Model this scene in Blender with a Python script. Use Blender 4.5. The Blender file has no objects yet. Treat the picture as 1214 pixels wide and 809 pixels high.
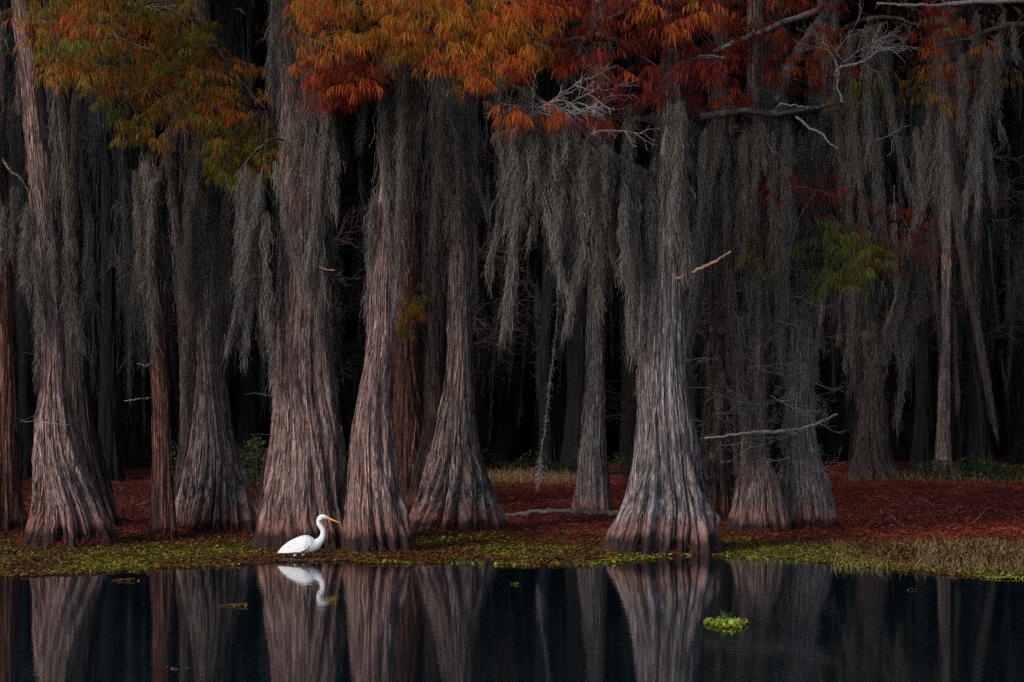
import bpy, math, random
import numpy as np
from math import radians, pi

rng = np.random.default_rng(7)
random.seed(7)
SC = bpy.context.scene
COL = SC.collection

# ------------------------------------------------------------------ camera
FPX, CAMH, CX, HY = 2175.0, 1.76, 607.0, 515.0
def W(px, py, Y):
    return np.array([(px - CX) / FPX * Y, Y, CAMH - (py - HY) / FPX * Y])
GY = [-300, 0, 20, 25, 28, 30, 33, 36, 48, 60, 100, 300]
GZ = [-2.5, -1.6, -.6, -.12, -.015, .03, .085, .15, .55, .8, 1.1, 2.0]
def gz(Y): return np.interp(Y, GY, GZ)
_ys = np.linspace(22, 60, 4000)
_py = HY + (CAMH - np.maximum(gz(_ys), 0)) * FPX / _ys
def Yhit(py):                        # depth at which a ground point appears at image row py
    return float(np.interp(-py, -_py, _ys))

cam = bpy.data.cameras.new('camera'); cam.sensor_width = 36; cam.sensor_fit = 'HORIZONTAL'
cam.lens = 36 * FPX / 1214; cam.shift_y = (HY - 404.5) / 1214
cam.clip_start = .1; cam.clip_end = 2000
camo = bpy.data.objects.new('camera', cam); camo.location = (0, 0, CAMH)
camo.rotation_euler = (pi / 2, 0, 0); COL.objects.link(camo); SC.camera = camo

# ------------------------------------------------------------------ noise
def _h(ix, iy, iz):
    n = (ix * 374761393 + iy * 668265263 + iz * 1274126177) & 0xFFFFFFFF
    n = ((n ^ (n >> 13)) * 1103515245) & 0xFFFFFFFF
    n = ((n ^ (n >> 16)) * 2246822519) & 0xFFFFFFFF
    return ((n ^ (n >> 15)) & 0xFFFF) / 32767.5 - 1.0
def vn(x, y, z):
    x, y, z = np.broadcast_arrays(np.asarray(x, float), np.asarray(y, float), np.asarray(z, float))
    ix, iy, iz = np.floor(x).astype(np.int64), np.floor(y).astype(np.int64), np.floor(z).astype(np.int64)
    fx, fy, fz = x - ix, y - iy, z - iz
    fx, fy, fz = [f * f * (3 - 2 * f) for f in (fx, fy, fz)]
    r = 0
    for a in (0, 1):
        for b in (0, 1):
            for c in (0, 1):
                w = (fx if a else 1 - fx) * (fy if b else 1 - fy) * (fz if c else 1 - fz)
                r = r + w * _h(ix + a, iy + b, iz + c)
    return r

# ------------------------------------------------------------------ mesh helpers
class Geo:
    """collects quads (and per-vertex 'var' values, per-face material index)"""
    def __init__(s): s.V = []; s.F = []; s.A = []; s.M = []; s.n = 0
    def add(s, V, F, var=0.0, mi=0):
        V = np.asarray(V, float).reshape(-1, 3); F = np.asarray(F, np.int64).reshape(-1, 4)
        s.V.append(V); s.F.append(F + s.n); s.n += len(V)
        s.A.append(np.broadcast_to(np.asarray(var, float), (len(V),)).copy()); s.M.append(np.full(len(F), mi, np.int32))
    def build(s, name, mats, parent=None, loc=None, smooth=True, extra=None):
        V = np.concatenate(s.V); F = np.concatenate(s.F)
        if loc is not None: V = V - np.asarray(loc, float)
        me = bpy.data.meshes.new(name)
        me.vertices.add(len(V)); me.vertices.foreach_set('co', V.astype(np.float32).ravel())
        me.loops.add(F.size); me.loops.foreach_set('vertex_index', F.astype(np.int32).ravel())
        me.polygons.add(len(F)); me.polygons.foreach_set('loop_start', np.arange(0, F.size, 4, dtype=np.int32))
        me.polygons.foreach_set('use_smooth', np.full(len(F), smooth))
        if not isinstance(mats, (list, tuple)): mats = [mats]
        for m in mats: me.materials.append(m)
        me.polygons.foreach_set('material_index', np.concatenate(s.M))
        at = me.attributes.new('var', 'FLOAT', 'POINT'); at.data.foreach_set('value', np.concatenate(s.A).astype(np.float32))
        if extra is not None:
            at = me.attributes.new('bark', 'FLOAT_VECTOR', 'POINT'); at.data.foreach_set('vector', extra.astype(np.float32).ravel())
        me.update(calc_edges=True); me.validate()
        o = bpy.data.objects.new(name, me); COL.objects.link(o)
        if parent is not None: o.parent = parent
        elif loc is not None: o.location = loc
        return o

def ribbons(g, P, Wd, S, var, mi=0):
    n, k, _ = P.shape
    S = S[:, None, :] if S.ndim == 2 else S
    A = P - S * Wd[..., None] / 2; B = P + S * Wd[..., None] / 2
    V = np.stack([A, B], 2).reshape(-1, 3)
    i = (np.arange(n) * 2 * k)[:, None] + (np.arange(k - 1) * 2)[None]
    F = np.stack([i, i + 1, i + 3, i + 2], -1).reshape(-1, 4)
    g.add(V, F, np.repeat(np.broadcast_to(var, (n,)), 2 * k), mi)

def hdirs(n):
    a = rng.uniform(0, 2 * pi, n); return np.stack([np.cos(a), np.sin(a), np.zeros(n)], 1)

def tube(g, P, R, seg=7, var=0., mi=0, rough=0.):
    P = np.asarray(P, float); k = len(P); R = np.broadcast_to(np.asarray(R, float), (k,))
    T = np.gradient(P, axis=0); T /= np.linalg.norm(T, axis=1)[:, None] + 1e-9
    ref = np.array([0.31, .9, .2]) if abs(T[:, 1]).mean() < .7 else np.array([0.2, .1, 1.])
    U = np.cross(T, ref); U /= np.linalg.norm(U, axis=1)[:, None]; Vv = np.cross(T, U)
    a = np.linspace(0, 2 * pi, seg, endpoint=False)
    rr = R[:, None] * np.ones(seg)[None]
    if rough: rr = rr * (1 + rough * vn(np.cos(a)[None] * 2 + P[:, :1] * 3, np.sin(a)[None] * 2, P[:, 2:3] * 5 + P[:, :1] * 5))
    ring = P[:, None] + rr[..., None] * (np.cos(a)[None, :, None] * U[:, None] + np.sin(a)[None, :, None] * Vv[:, None])
    i, j = np.meshgrid(np.arange(k - 1), np.arange(seg), indexing='ij')
    j2 = (j + 1) % seg
    F = np.stack([i * seg + j, i * seg + j2, (i + 1) * seg + j2, (i + 1) * seg + j], -1).reshape(-1, 4)
    V = ring.reshape(-1, 3)
    # end caps as degenerate-free quad fans around a centre vertex pair
    V = np.concatenate([V, P[:1], P[-1:]])
    c0, c1 = k * seg, k * seg + 1
    caps = []
    for q in range(0, seg - 1, 2):
        caps.append([c0, (q + 2) % seg, q + 1, q]); caps.append([c1, (k - 1) * seg + q, (k - 1) * seg + q + 1, (k - 1) * seg + (q + 2) % seg])
    g.add(V, np.concatenate([F, np.array(caps)]), var, mi)

def smooth_path(pts, n):
    pts = np.asarray(pts, float); m = len(pts)
    if m == 2: return pts[0] + (pts[1] - pts[0]) * np.linspace(0, 1, n)[:, None]
    t = np.linspace(0, m - 1, n); i = np.clip(t.astype(int), 0, m - 2); f = (t - i)[:, None]
    E = np.concatenate([[2 * pts[0] - pts[1]], pts, [2 * pts[-1] - pts[-2]]])
    p0, p1, p2, p3 = E[i], E[i + 1], E[i + 2], E[i + 3]
    return .5 * (2 * p1 + (p2 - p0) * f + (2 * p0 - 5 * p1 + 4 * p2 - p3) * f ** 2 + (3 * p1 - p0 - 3 * p2 + p3) * f ** 3)

# ------------------------------------------------------------------ tagging
def tag(o, label=None, cat=None, group=None, kind=None):
    if label: o['label'] = label
    if cat: o['category'] = cat
    if group: o['group'] = group
    if kind: o['kind'] = kind
    return o
def empty(name, loc, label=None, cat=None, group=None):
    o = bpy.data.objects.new(name, None); o.location = loc; o.empty_display_size = .3; COL.objects.link(o)
    return tag(o, label, cat, group)

# ------------------------------------------------------------------ materials
def newmat(name):
    m = bpy.data.materials.new(name); m.use_nodes = True; nt = m.node_tree
    b = nt.nodes['Principled BSDF']; return m, nt, b
def N(nt, t, **kw):
    n = nt.nodes.new(t)
    for k, v in kw.items():
        if k in n.inputs: n.inputs[k].default_value = v
        else: setattr(n, k, v)
    return n
def ramp(nt, stops, src=None):
    r = nt.nodes.new('ShaderNodeValToRGB'); e = r.color_ramp.elements
    while len(e) < len(stops): e.new(.5)
    for el, (p, c) in zip(e, stops): el.position = p; el.color = (*c, 1) if len(c) == 3 else c
    if src is not None: nt.links.new(src, r.inputs[0])
    return r
def mix(nt, fac, a, b, blend='MIX'):
    m = nt.nodes.new('ShaderNodeMix'); m.data_type = 'RGBA'; m.blend_type = blend
    for sock, v in ((m.inputs[0], fac), (m.inputs[6], a), (m.inputs[7], b)):
        if isinstance(v, bpy.types.NodeSocket): nt.links.new(v, sock)
        elif isinstance(v, (int, float)): sock.default_value = v
        else: sock.default_value = (*v, 1)
    return m.outputs[2]
def math_(nt, op, a, b=None, c=None, clamp=False):
    m = nt.nodes.new('ShaderNodeMath'); m.operation = op; m.use_clamp = clamp
    for i, v in enumerate((a, b, c)):
        if v is None: continue
        if isinstance(v, bpy.types.NodeSocket): nt.links.new(v, m.inputs[i])
        else: m.inputs[i].default_value = v
    return m.outputs[0]

def bark_mat(name, dark, light, inner, inner_amt=.5, lichen=.3, wet=True, wetz=.27):
    m, nt, b = newmat(name); L = nt.links.new
    at = N(nt, 'ShaderNodeAttribute', attribute_name='bark')
    def noise(sc, scale, det, rough=.6, dist=0.):
        mp = N(nt, 'ShaderNodeMapping'); mp.inputs['Scale'].default_value = sc; L(at.outputs['Vector'], mp.inputs[0])
        n = N(nt, 'ShaderNodeTexNoise', Scale=scale, Detail=det, Roughness=rough, Distortion=dist); L(mp.outputs[0], n.inputs['Vector']); return n.outputs['Fac']
    strips = noise((1, 1, .035), 24, 6, .62, .2)
    fine = noise((1, 1, .05), 70, 4, .6)
    blot = noise((1, 1, .35), 2.6, 4, .6, .5)
    patch = noise((1, 1, .22), 6.5, 4, .62, .6)
    spot = noise((1, 1, .8), 14, 5, .65)
    mid = tuple((a + c) / 2 for a, c in zip(dark, light))
    r1 = ramp(nt, [(.36, dark), (.47, mid), (.60, light)], strips)
    r2 = ramp(nt, [(.36, (.30, .28, .27)), (.5, (.9, .9, .9)), (.66, (1.35, 1.35, 1.35))], fine)
    c = mix(nt, 1., r1.outputs[0], r2.outputs[0], 'MULTIPLY')
    f = ramp(nt, [(.5 - .12 * inner_amt, (0, 0, 0)), (.74, (.9, .9, .9))], blot).outputs[0]
    ci = mix(nt, 1., inner, r2.outputs[0], 'MULTIPLY')
    c = mix(nt, f, c, ci)
    g = ramp(nt, [(.35, (.6, .58, .56)), (.62, (1.15, 1.15, 1.15))], patch).outputs[0]
    c = mix(nt, 1., c, g, 'MULTIPLY')
    if lichen:
        lf = ramp(nt, [(.60 + .1 * (1 - lichen), (0, 0, 0)), (.72 + .1 * (1 - lichen), (lichen, lichen, lichen))], spot).outputs[0]
        c = mix(nt, lf, c, (.20, .21, .20))
    if wet:
        ge = N(nt, 'ShaderNodeNewGeometry'); sx = N(nt, 'ShaderNodeSeparateXYZ'); L(ge.outputs['Position'], sx.inputs[0])
        hgt = math_(nt, 'SUBTRACT', sx.outputs['Z'], math_(nt, 'MULTIPLY', math_(nt, 'SUBTRACT', patch, .5), .55))
        hgt2 = math_(nt, 'SUBTRACT', hgt, math_(nt, 'MULTIPLY', math_(nt, 'SUBTRACT', strips, .5), .35))
        red = ramp(nt, [(0, (1, 1, 1)), (.5, (0, 0, 0))], math_(nt, 'MULTIPLY', math_(nt, 'SUBTRACT', hgt2, wetz + .05), 1.6)).outputs[0]
        c = mix(nt, math_(nt, 'MULTIPLY', red, .55), c, (.19, .075, .05))
        wt = ramp(nt, [(.42, (1, 1, 1)), (.55, (0, 0, 0))], math_(nt, 'ADD', math_(nt, 'MULTIPLY', math_(nt, 'SUBTRACT', hgt2, wetz), 1.2), .5)).outputs[0]
        c = mix(nt, math_(nt, 'MULTIPLY', wt, .93), c, (.012, .009, .008))
    va = N(nt, 'ShaderNodeAttribute', attribute_name='var')
    vv = ramp(nt, [(0, (.35, .33, .32)), (.5, (1, 1, 1)), (1, (1.7, 1.65, 1.6))], va.outputs['Fac']).outputs[0]
    c = mix(nt, 1., c, vv, 'MULTIPLY')
    L(c, b.inputs['Base Color']); b.inputs['Roughness'].default_value = .88; b.inputs['Specular IOR Level'].default_value = .25
    hh = math_(nt, 'ADD', math_(nt, 'MULTIPLY', strips, 1.), math_(nt, 'MULTIPLY', fine, .45))
    bp = N(nt, 'ShaderNodeBump', Strength=1., Distance=.05); L(hh, bp.inputs['Height']); L(bp.outputs[0], b.inputs['Normal'])
    return m

BK = {
 'grey': bark_mat('bark_grey', (.024, .018, .017), (.250, .198, .186), (.165, .10, .083), .35, .3),
 'pink': bark_mat('bark_pink', (.026, .019, .018), (.310, .222, .202), (.22, .112, .090), .55, .3),
 'red':  bark_mat('bark_red', (.028, .015, .011), (.16, .088, .068), (.19, .070, .042), 1.0, .15),
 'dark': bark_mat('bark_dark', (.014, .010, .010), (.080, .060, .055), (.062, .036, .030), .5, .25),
 'blue': bark_mat('bark_silver', (.028, .024, .026), (.255, .232, .238), (.170, .115, .10), .25, .5),
 'far':  bark_mat('bark_far', (.006, .007, .008), (.026, .029, .034), (.02, .018, .02), .4, .5, wet=False),  # forest gloom put into the colour: darker, bluer copy of the near bark
}

def var_mat(name, stops, rough=.8, transl=0., noise=.0, spec=.2):
    m, nt, b = newmat(name); L = nt.links.new
    at = N(nt, 'ShaderNodeAttribute', attribute_name='var')
    r = ramp(nt, stops, at.outputs['Fac'])
    L(r.outputs[0], b.inputs['Base Color']); b.inputs['Roughness'].default_value = rough; b.inputs['Specular IOR Level'].default_value = spec
    if transl:
        t = N(nt, 'ShaderNodeBsdfTranslucent'); L(r.outputs[0], t.inputs[0])
        mx = N(nt, 'ShaderNodeMixShader', Fac=transl); mx.inputs[0].default_value = transl
        L(b.outputs[0], mx.inputs[1]); L(t.outputs[0], mx.inputs[2]); L(mx.outputs[0], nt.nodes['Material Output'].inputs[0])
    return m
LEAF = var_mat('cypress_needles', [(0, (.08, .007, .005)), (.2, (.19, .016, .007)), (.42, (.46, .092, .010)), (.62, (.33, .140, .012)), (.82, (.145, .115, .014)), (1, (.10, .135, .014))], .6, .35)
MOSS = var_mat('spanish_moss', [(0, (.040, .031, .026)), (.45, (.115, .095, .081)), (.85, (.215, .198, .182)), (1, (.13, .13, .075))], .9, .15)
MOSS_FAR = var_mat('spanish_moss_far', [(0, (.009, .012, .014)), (.5, (.028, .035, .040)), (1, (.07, .085, .095))], .9)  # near moss darkened and blued, so the gloom is in its colour
LEAF_FAR = var_mat('far_needles', [(0, (.03, .012, .008)), (.5, (.04, .022, .010)), (1, (.03, .03, .012))], .8)  # needles of the dim trees, with the shade mixed into their colour
TWIG = var_mat('twig_wood', [(0, (.022, .016, .014)), (.5, (.085, .066, .058)), (1, (.30, .29, .29))], .85)
GRASS = var_mat('grass_blades', [(0, (.13, .075, .038)), (.4, (.27, .19, .10)), (.7, (.11, .14, .03)), (1, (.045, .11, .018))], .6, .3)
BUSH = var_mat('shrub_leaves', [(0, (.016, .022, .014)), (.5, (.03, .05, .02)), (1, (.075, .115, .03))], .6, .3)
MAT_PL = var_mat('floating_leaves', [(0, (.07, .025, .013)), (.3, (.17, .066, .022)), (.5, (.165, .120, .020)), (.75, (.210, .205, .020)), (1, (.27, .35, .035))], .45, .15, spec=.4)
LITTER = var_mat('fallen_needles', [(0, (.030, .008, .006)), (.6, (.200, .032, .017)), (.9, (.29, .06, .028)), (1, (.28, .17, .10))], .8)

# limb bark: simple object-space noise
def limb_mat(name, a, bcol, lich):
    m, nt, b = newmat(name); L = nt.links.new
    tc = N(nt, 'ShaderNodeNewGeometry')
    n = N(nt, 'ShaderNodeTexNoise', Scale=16., Detail=6., Roughness=.65); L(tc.outputs['Position'], n.inputs['Vector'])
    n2 = N(nt, 'ShaderNodeTexNoise', Scale=5., Detail=4., Roughness=.6); L(tc.outputs['Position'], n2.inputs['Vector'])
    c = ramp(nt, [(.35, a), (.65, bcol)], n.outputs['Fac']).outputs[0]
    f = ramp(nt, [(.52, (0, 0, 0)), (.62, (.9, .9, .9))], n2.outputs['Fac']).outputs[0]
    c = mix(nt, f, c, lich); L(c, b.inputs['Base Color']); b.inputs['Roughness'].default_value = .85
    bp = N(nt, 'ShaderNodeBump', Strength=.7, Distance=.02); L(n.outputs['Fac'], bp.inputs['Height']); L(bp.outputs[0], b.inputs['Normal'])
    return m
LIMB = limb_mat('limb_bark', (.016, .012, .011), (.075, .055, .048), (.11, .10, .09))
PALE = limb_mat('pale_bare_wood', (.12, .105, .10), (.34, .31, .30), (.20, .20, .15))
REDWOOD = limb_mat('reddish_broken_wood', (.10, .045, .03), (.26, .14, .09), (.22, .18, .15))

# ------------------------------------------------------------------ moss
def strands(g, P0, ln, wig, wd, var, k=6, lean=None):
    n = len(P0)
    t = np.linspace(0, 1, k)
    lat = rng.normal(0, 1, (n, k, 2)); lat[:, 0] = 0
    lat = np.cumsum(lat, 1) * (wig / math.sqrt(k))
    P = np.repeat(P0[:, None], k, 1)
    P[:, :, 0] += lat[..., 0]; P[:, :, 1] += lat[..., 1]
    P[:, :, 2] -= ln[:, None] * t[None] * rng.uniform(.8, 1.1, (n, k))
    if lean is not None: P[:, :, 0] += lean * t[None] * ln[:, None]
    wdt = wd[:, None] * np.array([.7] + [1.] * (k - 2) + [.35])[None]
    ribbons(g, P, wdt, hdirs(n), var)

def beard(g, top, L, w, n=None, sway=None, v0=.45):
    n = int(n or 130 * L / .8 + 40)
    u = rng.random(n)
    d = u ** 1.15 * .86
    rad = .8 * w * (1 - d) ** .9 * (.6 + .4 * np.sin(d * rng.uniform(5, 14) + rng.uniform(0, 6)))
    sway = rng.normal(0, .10) if sway is None else sway
    P0 = np.zeros((n, 3)); P0[:, 0] = top[0] + rng.normal(0, .55, n) * rad + sway * d ** 1.5 * L
    P0[:, 1] = top[1] + rng.normal(0, .5, n) * rad; P0[:, 2] = top[2] - d * L
    ln = L * rng.uniform(.05, .20, n) + .06
    var = np.clip(v0 + rng.normal(0, .16, n) + rng.normal(0, .06), 0, 1)
    strands(g, P0, ln, .052, rng.uniform(.003, .0075, n), var, 8, sway)
    m = n // 2                                                  # short side curls
    Q = P0[rng.integers(0, n, m)] + rng.normal(0, .012, (m, 3))
    k = 4; t = np.linspace(0, 1, k); D = hdirs(m) * rng.uniform(.015, .05, (m, 1))
    P = Q[:, None] + D[:, None] * t[None, :, None]; P[:, :, 2] -= (.05 * t ** 2)[None] * rng.uniform(-.4, 1.4, (m, 1))
    ribbons(g, P, np.full((m, k), .0055), hdirs(m), np.clip(v0 + .1 + rng.normal(0, .15, m), 0, 1))

# ------------------------------------------------------------------ foliage
def tufts(g, O, D, ln, hue, nf=16, fl=.2, wd=.010):
    """feathery drooping sprays: a short twig with fronds hanging on both sides"""
    n = len(O)
    s = (np.arange(nf) + .5)[None] / nf * np.ones((n, 1)) + rng.normal(0, .03, (n, nf))
    base = O[:, None] + D[:, None] * (s * ln[:, None])[..., None]
    base[..., 2] += .05 * s - .14 * s ** 2
    side = np.stack([-D[:, 1], D[:, 0], np.zeros(n)], 1)
    sg = np.where(np.arange(nf) % 2, 1., -1.)[None] * np.ones((n, 1))
    out = side[:, None] * sg[..., None] * .75 + D[:, None] * .55 + rng.normal(0, .35, (n, nf, 3)) * np.array([1, 1, .3])
    f = fl * rng.uniform(.55, 1.15, (n, nf)) * (1 - .35 * s)
    k = 4; t = np.linspace(0, 1, k)
    P = base[:, :, None] + out[:, :, None] * (f[..., None] * (.75 * (t - .45 * t ** 2))[None, None])[..., None]
    P[..., 2] -= f[..., None] * (.25 * t + .75 * t ** 1.6)[None, None]
    P = P.reshape(n * nf, k, 3)
    wdt = wd * rng.uniform(.7, 1.3, (n * nf, 1)) * np.array([.6, 1., .85, .15])[None]
    hv = np.clip(np.repeat(hue, nf) + rng.normal(0, .05, n * nf), 0, 1)
    ribbons(g, P, wdt, hdirs(n * nf), hv)

def in_poly(p, poly):
    x, y = p; c = False; n = len(poly)
    for i in range(n):
        x1, y1 = poly[i]; x2, y2 = poly[i - 1]
        if (y1 > y) != (y2 > y) and x < (x2 - x1) * (y - y1) / (y2 - y1) + x1: c = not c
    return c

def foliage(g, poly, Y, ncl, hue, limbs, hs=.1, yspread=.7, fl=.2, nper=(5, 10), nf=16):
    """clusters of sprays inside an outline, each cluster on a twig that grows from the nearest limb"""
    xs = [p[0] for p in poly]; ys = [p[1] for p in poly]; got = []
    tries = 0
    while len(got) < ncl and tries < 60000:
        tries += 1
        p = (random.uniform(min(xs), max(xs)), random.uniform(min(ys), max(ys)))
        if in_poly(p, poly) and (tries > 30000 or all((p[0] - q[0]) ** 2 + (p[1] - q[1]) ** 2 > 100 for q in got[-60:])): got.append(p)
    LP = np.concatenate(limbs) if limbs else None
    for p in got:
        Yc = Y + random.gauss(0, yspread)
        c = W(p[0], p[1], Yc); h = hue(p) if callable(hue) else hue
        h = h + random.gauss(0, hs)
        if LP is not None:
            d = LP - c; d2 = (d ** 2).sum(1) + np.where(d[:, 2] < -.1, .5, 0); a = LP[d2.argmin()]
            v = c - a; L = np.linalg.norm(v)
            if L > .05:
                pts = [a, a + v * .5 + np.array([random.gauss(0, .06) * L, random.gauss(0, .06) * L, .10 * L]), c]
                tube(g, smooth_path(pts, 7), np.linspace(.011, .004, 7), 5, random.choice((.15, .3, .5)), 1)
        n = random.randint(*nper)
        D = hdirs(n); O = c + rng.normal(0, 1, (n, 3)) * np.array([.12, .12, .07])
        tufts(g, O, D, rng.uniform(.14, .3, n), np.clip(h + rng.normal(0, .06, n), 0, 1), nf, fl)

def canopy(g, c, rx, ry, rz, n, hue, size=.38):
    """the part of a crown far above: larger drooping sprays"""
    P0 = rng.normal(0, 1, (n, 3)); P0 /= np.linalg.norm(P0, axis=1)[:, None]; P0 *= rng.random((n, 1)) ** .4
    P0 = P0 * np.array([rx, ry, rz]) + c
    k = 3; t = np.linspace(0, 1, k); D = hdirs(n) * rng.uniform(.3, 1., (n, 1)) * size
    P = P0[:, None] + D[:, None] * t[None, :, None]; P[..., 2] -= size * .5 * (t ** 2)[None] * rng.uniform(.3, 1.5, (n, 1))
    ribbons(g, P, size * .32 * np.array([.7, 1, .3])[None] * np.ones((n, 1)), hdirs(n), np.clip(hue + rng.normal(0, .12, n), 0, 1))

# ------------------------------------------------------------------ trunks
class Trunk: pass
def trunk_geo(zs, cx, rr, cy, zb, zt, seed, NA=200, NR=230, nl=15, amp=.2, twist=0., strip=.010, foot=.12):
    u = np.linspace(0, 1, NR); z = zb + (zt - zb) * u ** 1.45
    X = np.interp(z, zs, cx); R = np.interp(z, zs, rr)
    zi = np.linspace(zb, zt, 400); ker = np.exp(-np.linspace(-2, 2, 23) ** 2); ker /= ker.sum()
    def sm(v): e = np.pad(np.interp(zi, zs, v), 11, mode='edge'); return np.interp(z, zi, np.convolve(e, ker, 'valid'))
    X, R = sm(cx), sm(rr)
    R = R * (.97 - .10 * np.exp(-np.maximum(z - zb - .35, 0) / .7))
    Yc = cy + .12 * vn(z * .35 + seed, seed * 1.7, 0) * min(1., R.max())
    rtop = np.percentile(R, 25)
    Rb = np.interp(zb + .4, zs, rr); fl = (.62 * np.exp(-np.maximum(z - zb - .5, 0) / (1.9 * Rb + .3)))[:, None]
    a = np.linspace(0, 2 * pi, NA, endpoint=False)[None]; zc = z[:, None]
    aw = a + twist * zc + .42 * vn(zc * .6 + seed, seed, 3.3) + .25 * vn(np.cos(a) * 1.5 + seed, np.sin(a) * 1.5, zc * .35)
    warp = .9 * vn(np.cos(aw) * 2 + seed, np.sin(aw) * 2, zc * .5 + seed) + .5 * vn(np.cos(aw) * 5 + seed, np.sin(aw) * 5, zc * 1.5)
    l1 = np.abs(np.sin(nl / 2 * aw + warp)) ** .8 - .68
    l2 = np.abs(np.sin(nl * 1.27 * aw + 1.4 * warp + 1)) ** .6 - .74
    big = vn(np.cos(aw) * 1.3 + seed * 2, np.sin(aw) * 1.3, zc * .18)
    Am = .025 + amp * 3.1 * fl ** 1.25 * (1 + .5 * vn(np.cos(aw) * 3 + seed, np.sin(aw) * 3, zc * .9))
    r = R[:, None] * (1 + Am * l1 * (1 + .6 * big) + Am * .5 * l2 + .10 * big)
    aw2 = aw + (.28 + twist) * zc + .5 * vn(zc * .7, seed * 2.2, 0)
    fold = 1 - 2.6 * np.abs(vn(np.cos(aw2) * 1.9 + seed * 5, np.sin(aw2) * 1.9, zc * .33 + seed)) - .5 * np.abs(vn(np.cos(aw2) * 4 + seed, np.sin(aw2) * 4, zc * .6))
    r = r + R[:, None] * .085 * np.clip(fold, -.9, 1)
    f = np.clip(1 - (zc - zb - .25) / .55, 0, 1) ** 2
    r = r * (1 + foot * 1.5 * f * (l1 + .05) * (1 + 1.1 * big) + .05 * f * vn(np.cos(aw) * 9 + seed, np.sin(aw) * 9, zc * 2))
    R0 = R[:, None]
    br = np.stack([np.cos(aw) * (R0.mean() * .5 + R0 * .5), np.sin(aw) * (R0.mean() * .5 + R0 * .5), zc + 0 * aw], -1)
    st = vn(br[..., 0] * 26 + seed, br[..., 1] * 26, br[..., 2] * 1.3) + .6 * vn(br[..., 0] * 60, br[..., 1] * 60 + seed, br[..., 2] * 3)
    st2 = vn(br[..., 0] * 9 + seed, br[..., 1] * 9, br[..., 2] * .7)
    r = r + strip * st + strip * 2.6 * np.clip(st2, -.2, 1) + .03 * R0 * vn(np.cos(aw) * 6 + seed, np.sin(aw) * 6, zc * 1.1)
    V = np.stack([X[:, None] + r * np.cos(a), Yc[:, None] + r * np.sin(a) * .95, zc + 0 * a], -1).reshape(-1, 3)
    i, j = np.meshgrid(np.arange(NR - 1), np.arange(NA), indexing='ij'); j2 = (j + 1) % NA
    F = np.stack([i * NA + j, i * NA + j2, (i + 1) * NA + j2, (i + 1) * NA + j], -1).reshape(-1, 4)
    T = Trunk(); T.cx = lambda q: np.interp(q, z, X); T.cy = lambda q: np.interp(q, z, Yc); T.r = lambda q: np.interp(q, z, R)
    T.zb, T.zt = zb, zt; T.grid = V.reshape(NR, NA, 3); T.gbr = br; T.gz = z
    br = br + np.array([seed * 3.1, seed * 1.3, seed * 2.7])
    return V, F, br.reshape(-1, 3), T

def trunk_moss(g, T, zlo, zhi, n, v0=.42, off=.05, ln=(.18, .5), asp=(0, 2 * pi)):
    """moss draped down the bark: thins out towards its lower edge"""
    u = rng.random(n) ** .8; z = zlo + (zhi - zlo) * u
    a = rng.uniform(*asp, n)
    gate = vn(np.cos(a) * 2.2 + zlo * 5, np.sin(a) * 2.2, z * .55) + (z - zlo) / (zhi - zlo) * 1.3 - .35
    keep = gate > rng.uniform(-.25, .35, n); z, a = z[keep], a[keep]; n = len(z)
    if n == 0: return
    rr = T.r(z) * 1.0 + .005 + np.abs(rng.normal(0, off * .75, n))
    P0 = np.stack([T.cx(z) + rr * np.cos(a), T.cy(z) + rr * np.sin(a), z], 1)
    strands(g, P0, rng.uniform(*ln, n) * 1.25, .05, rng.uniform(.004, .011, n), np.clip(v0 + rng.normal(0, .17, n), 0, 1), 6)

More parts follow.
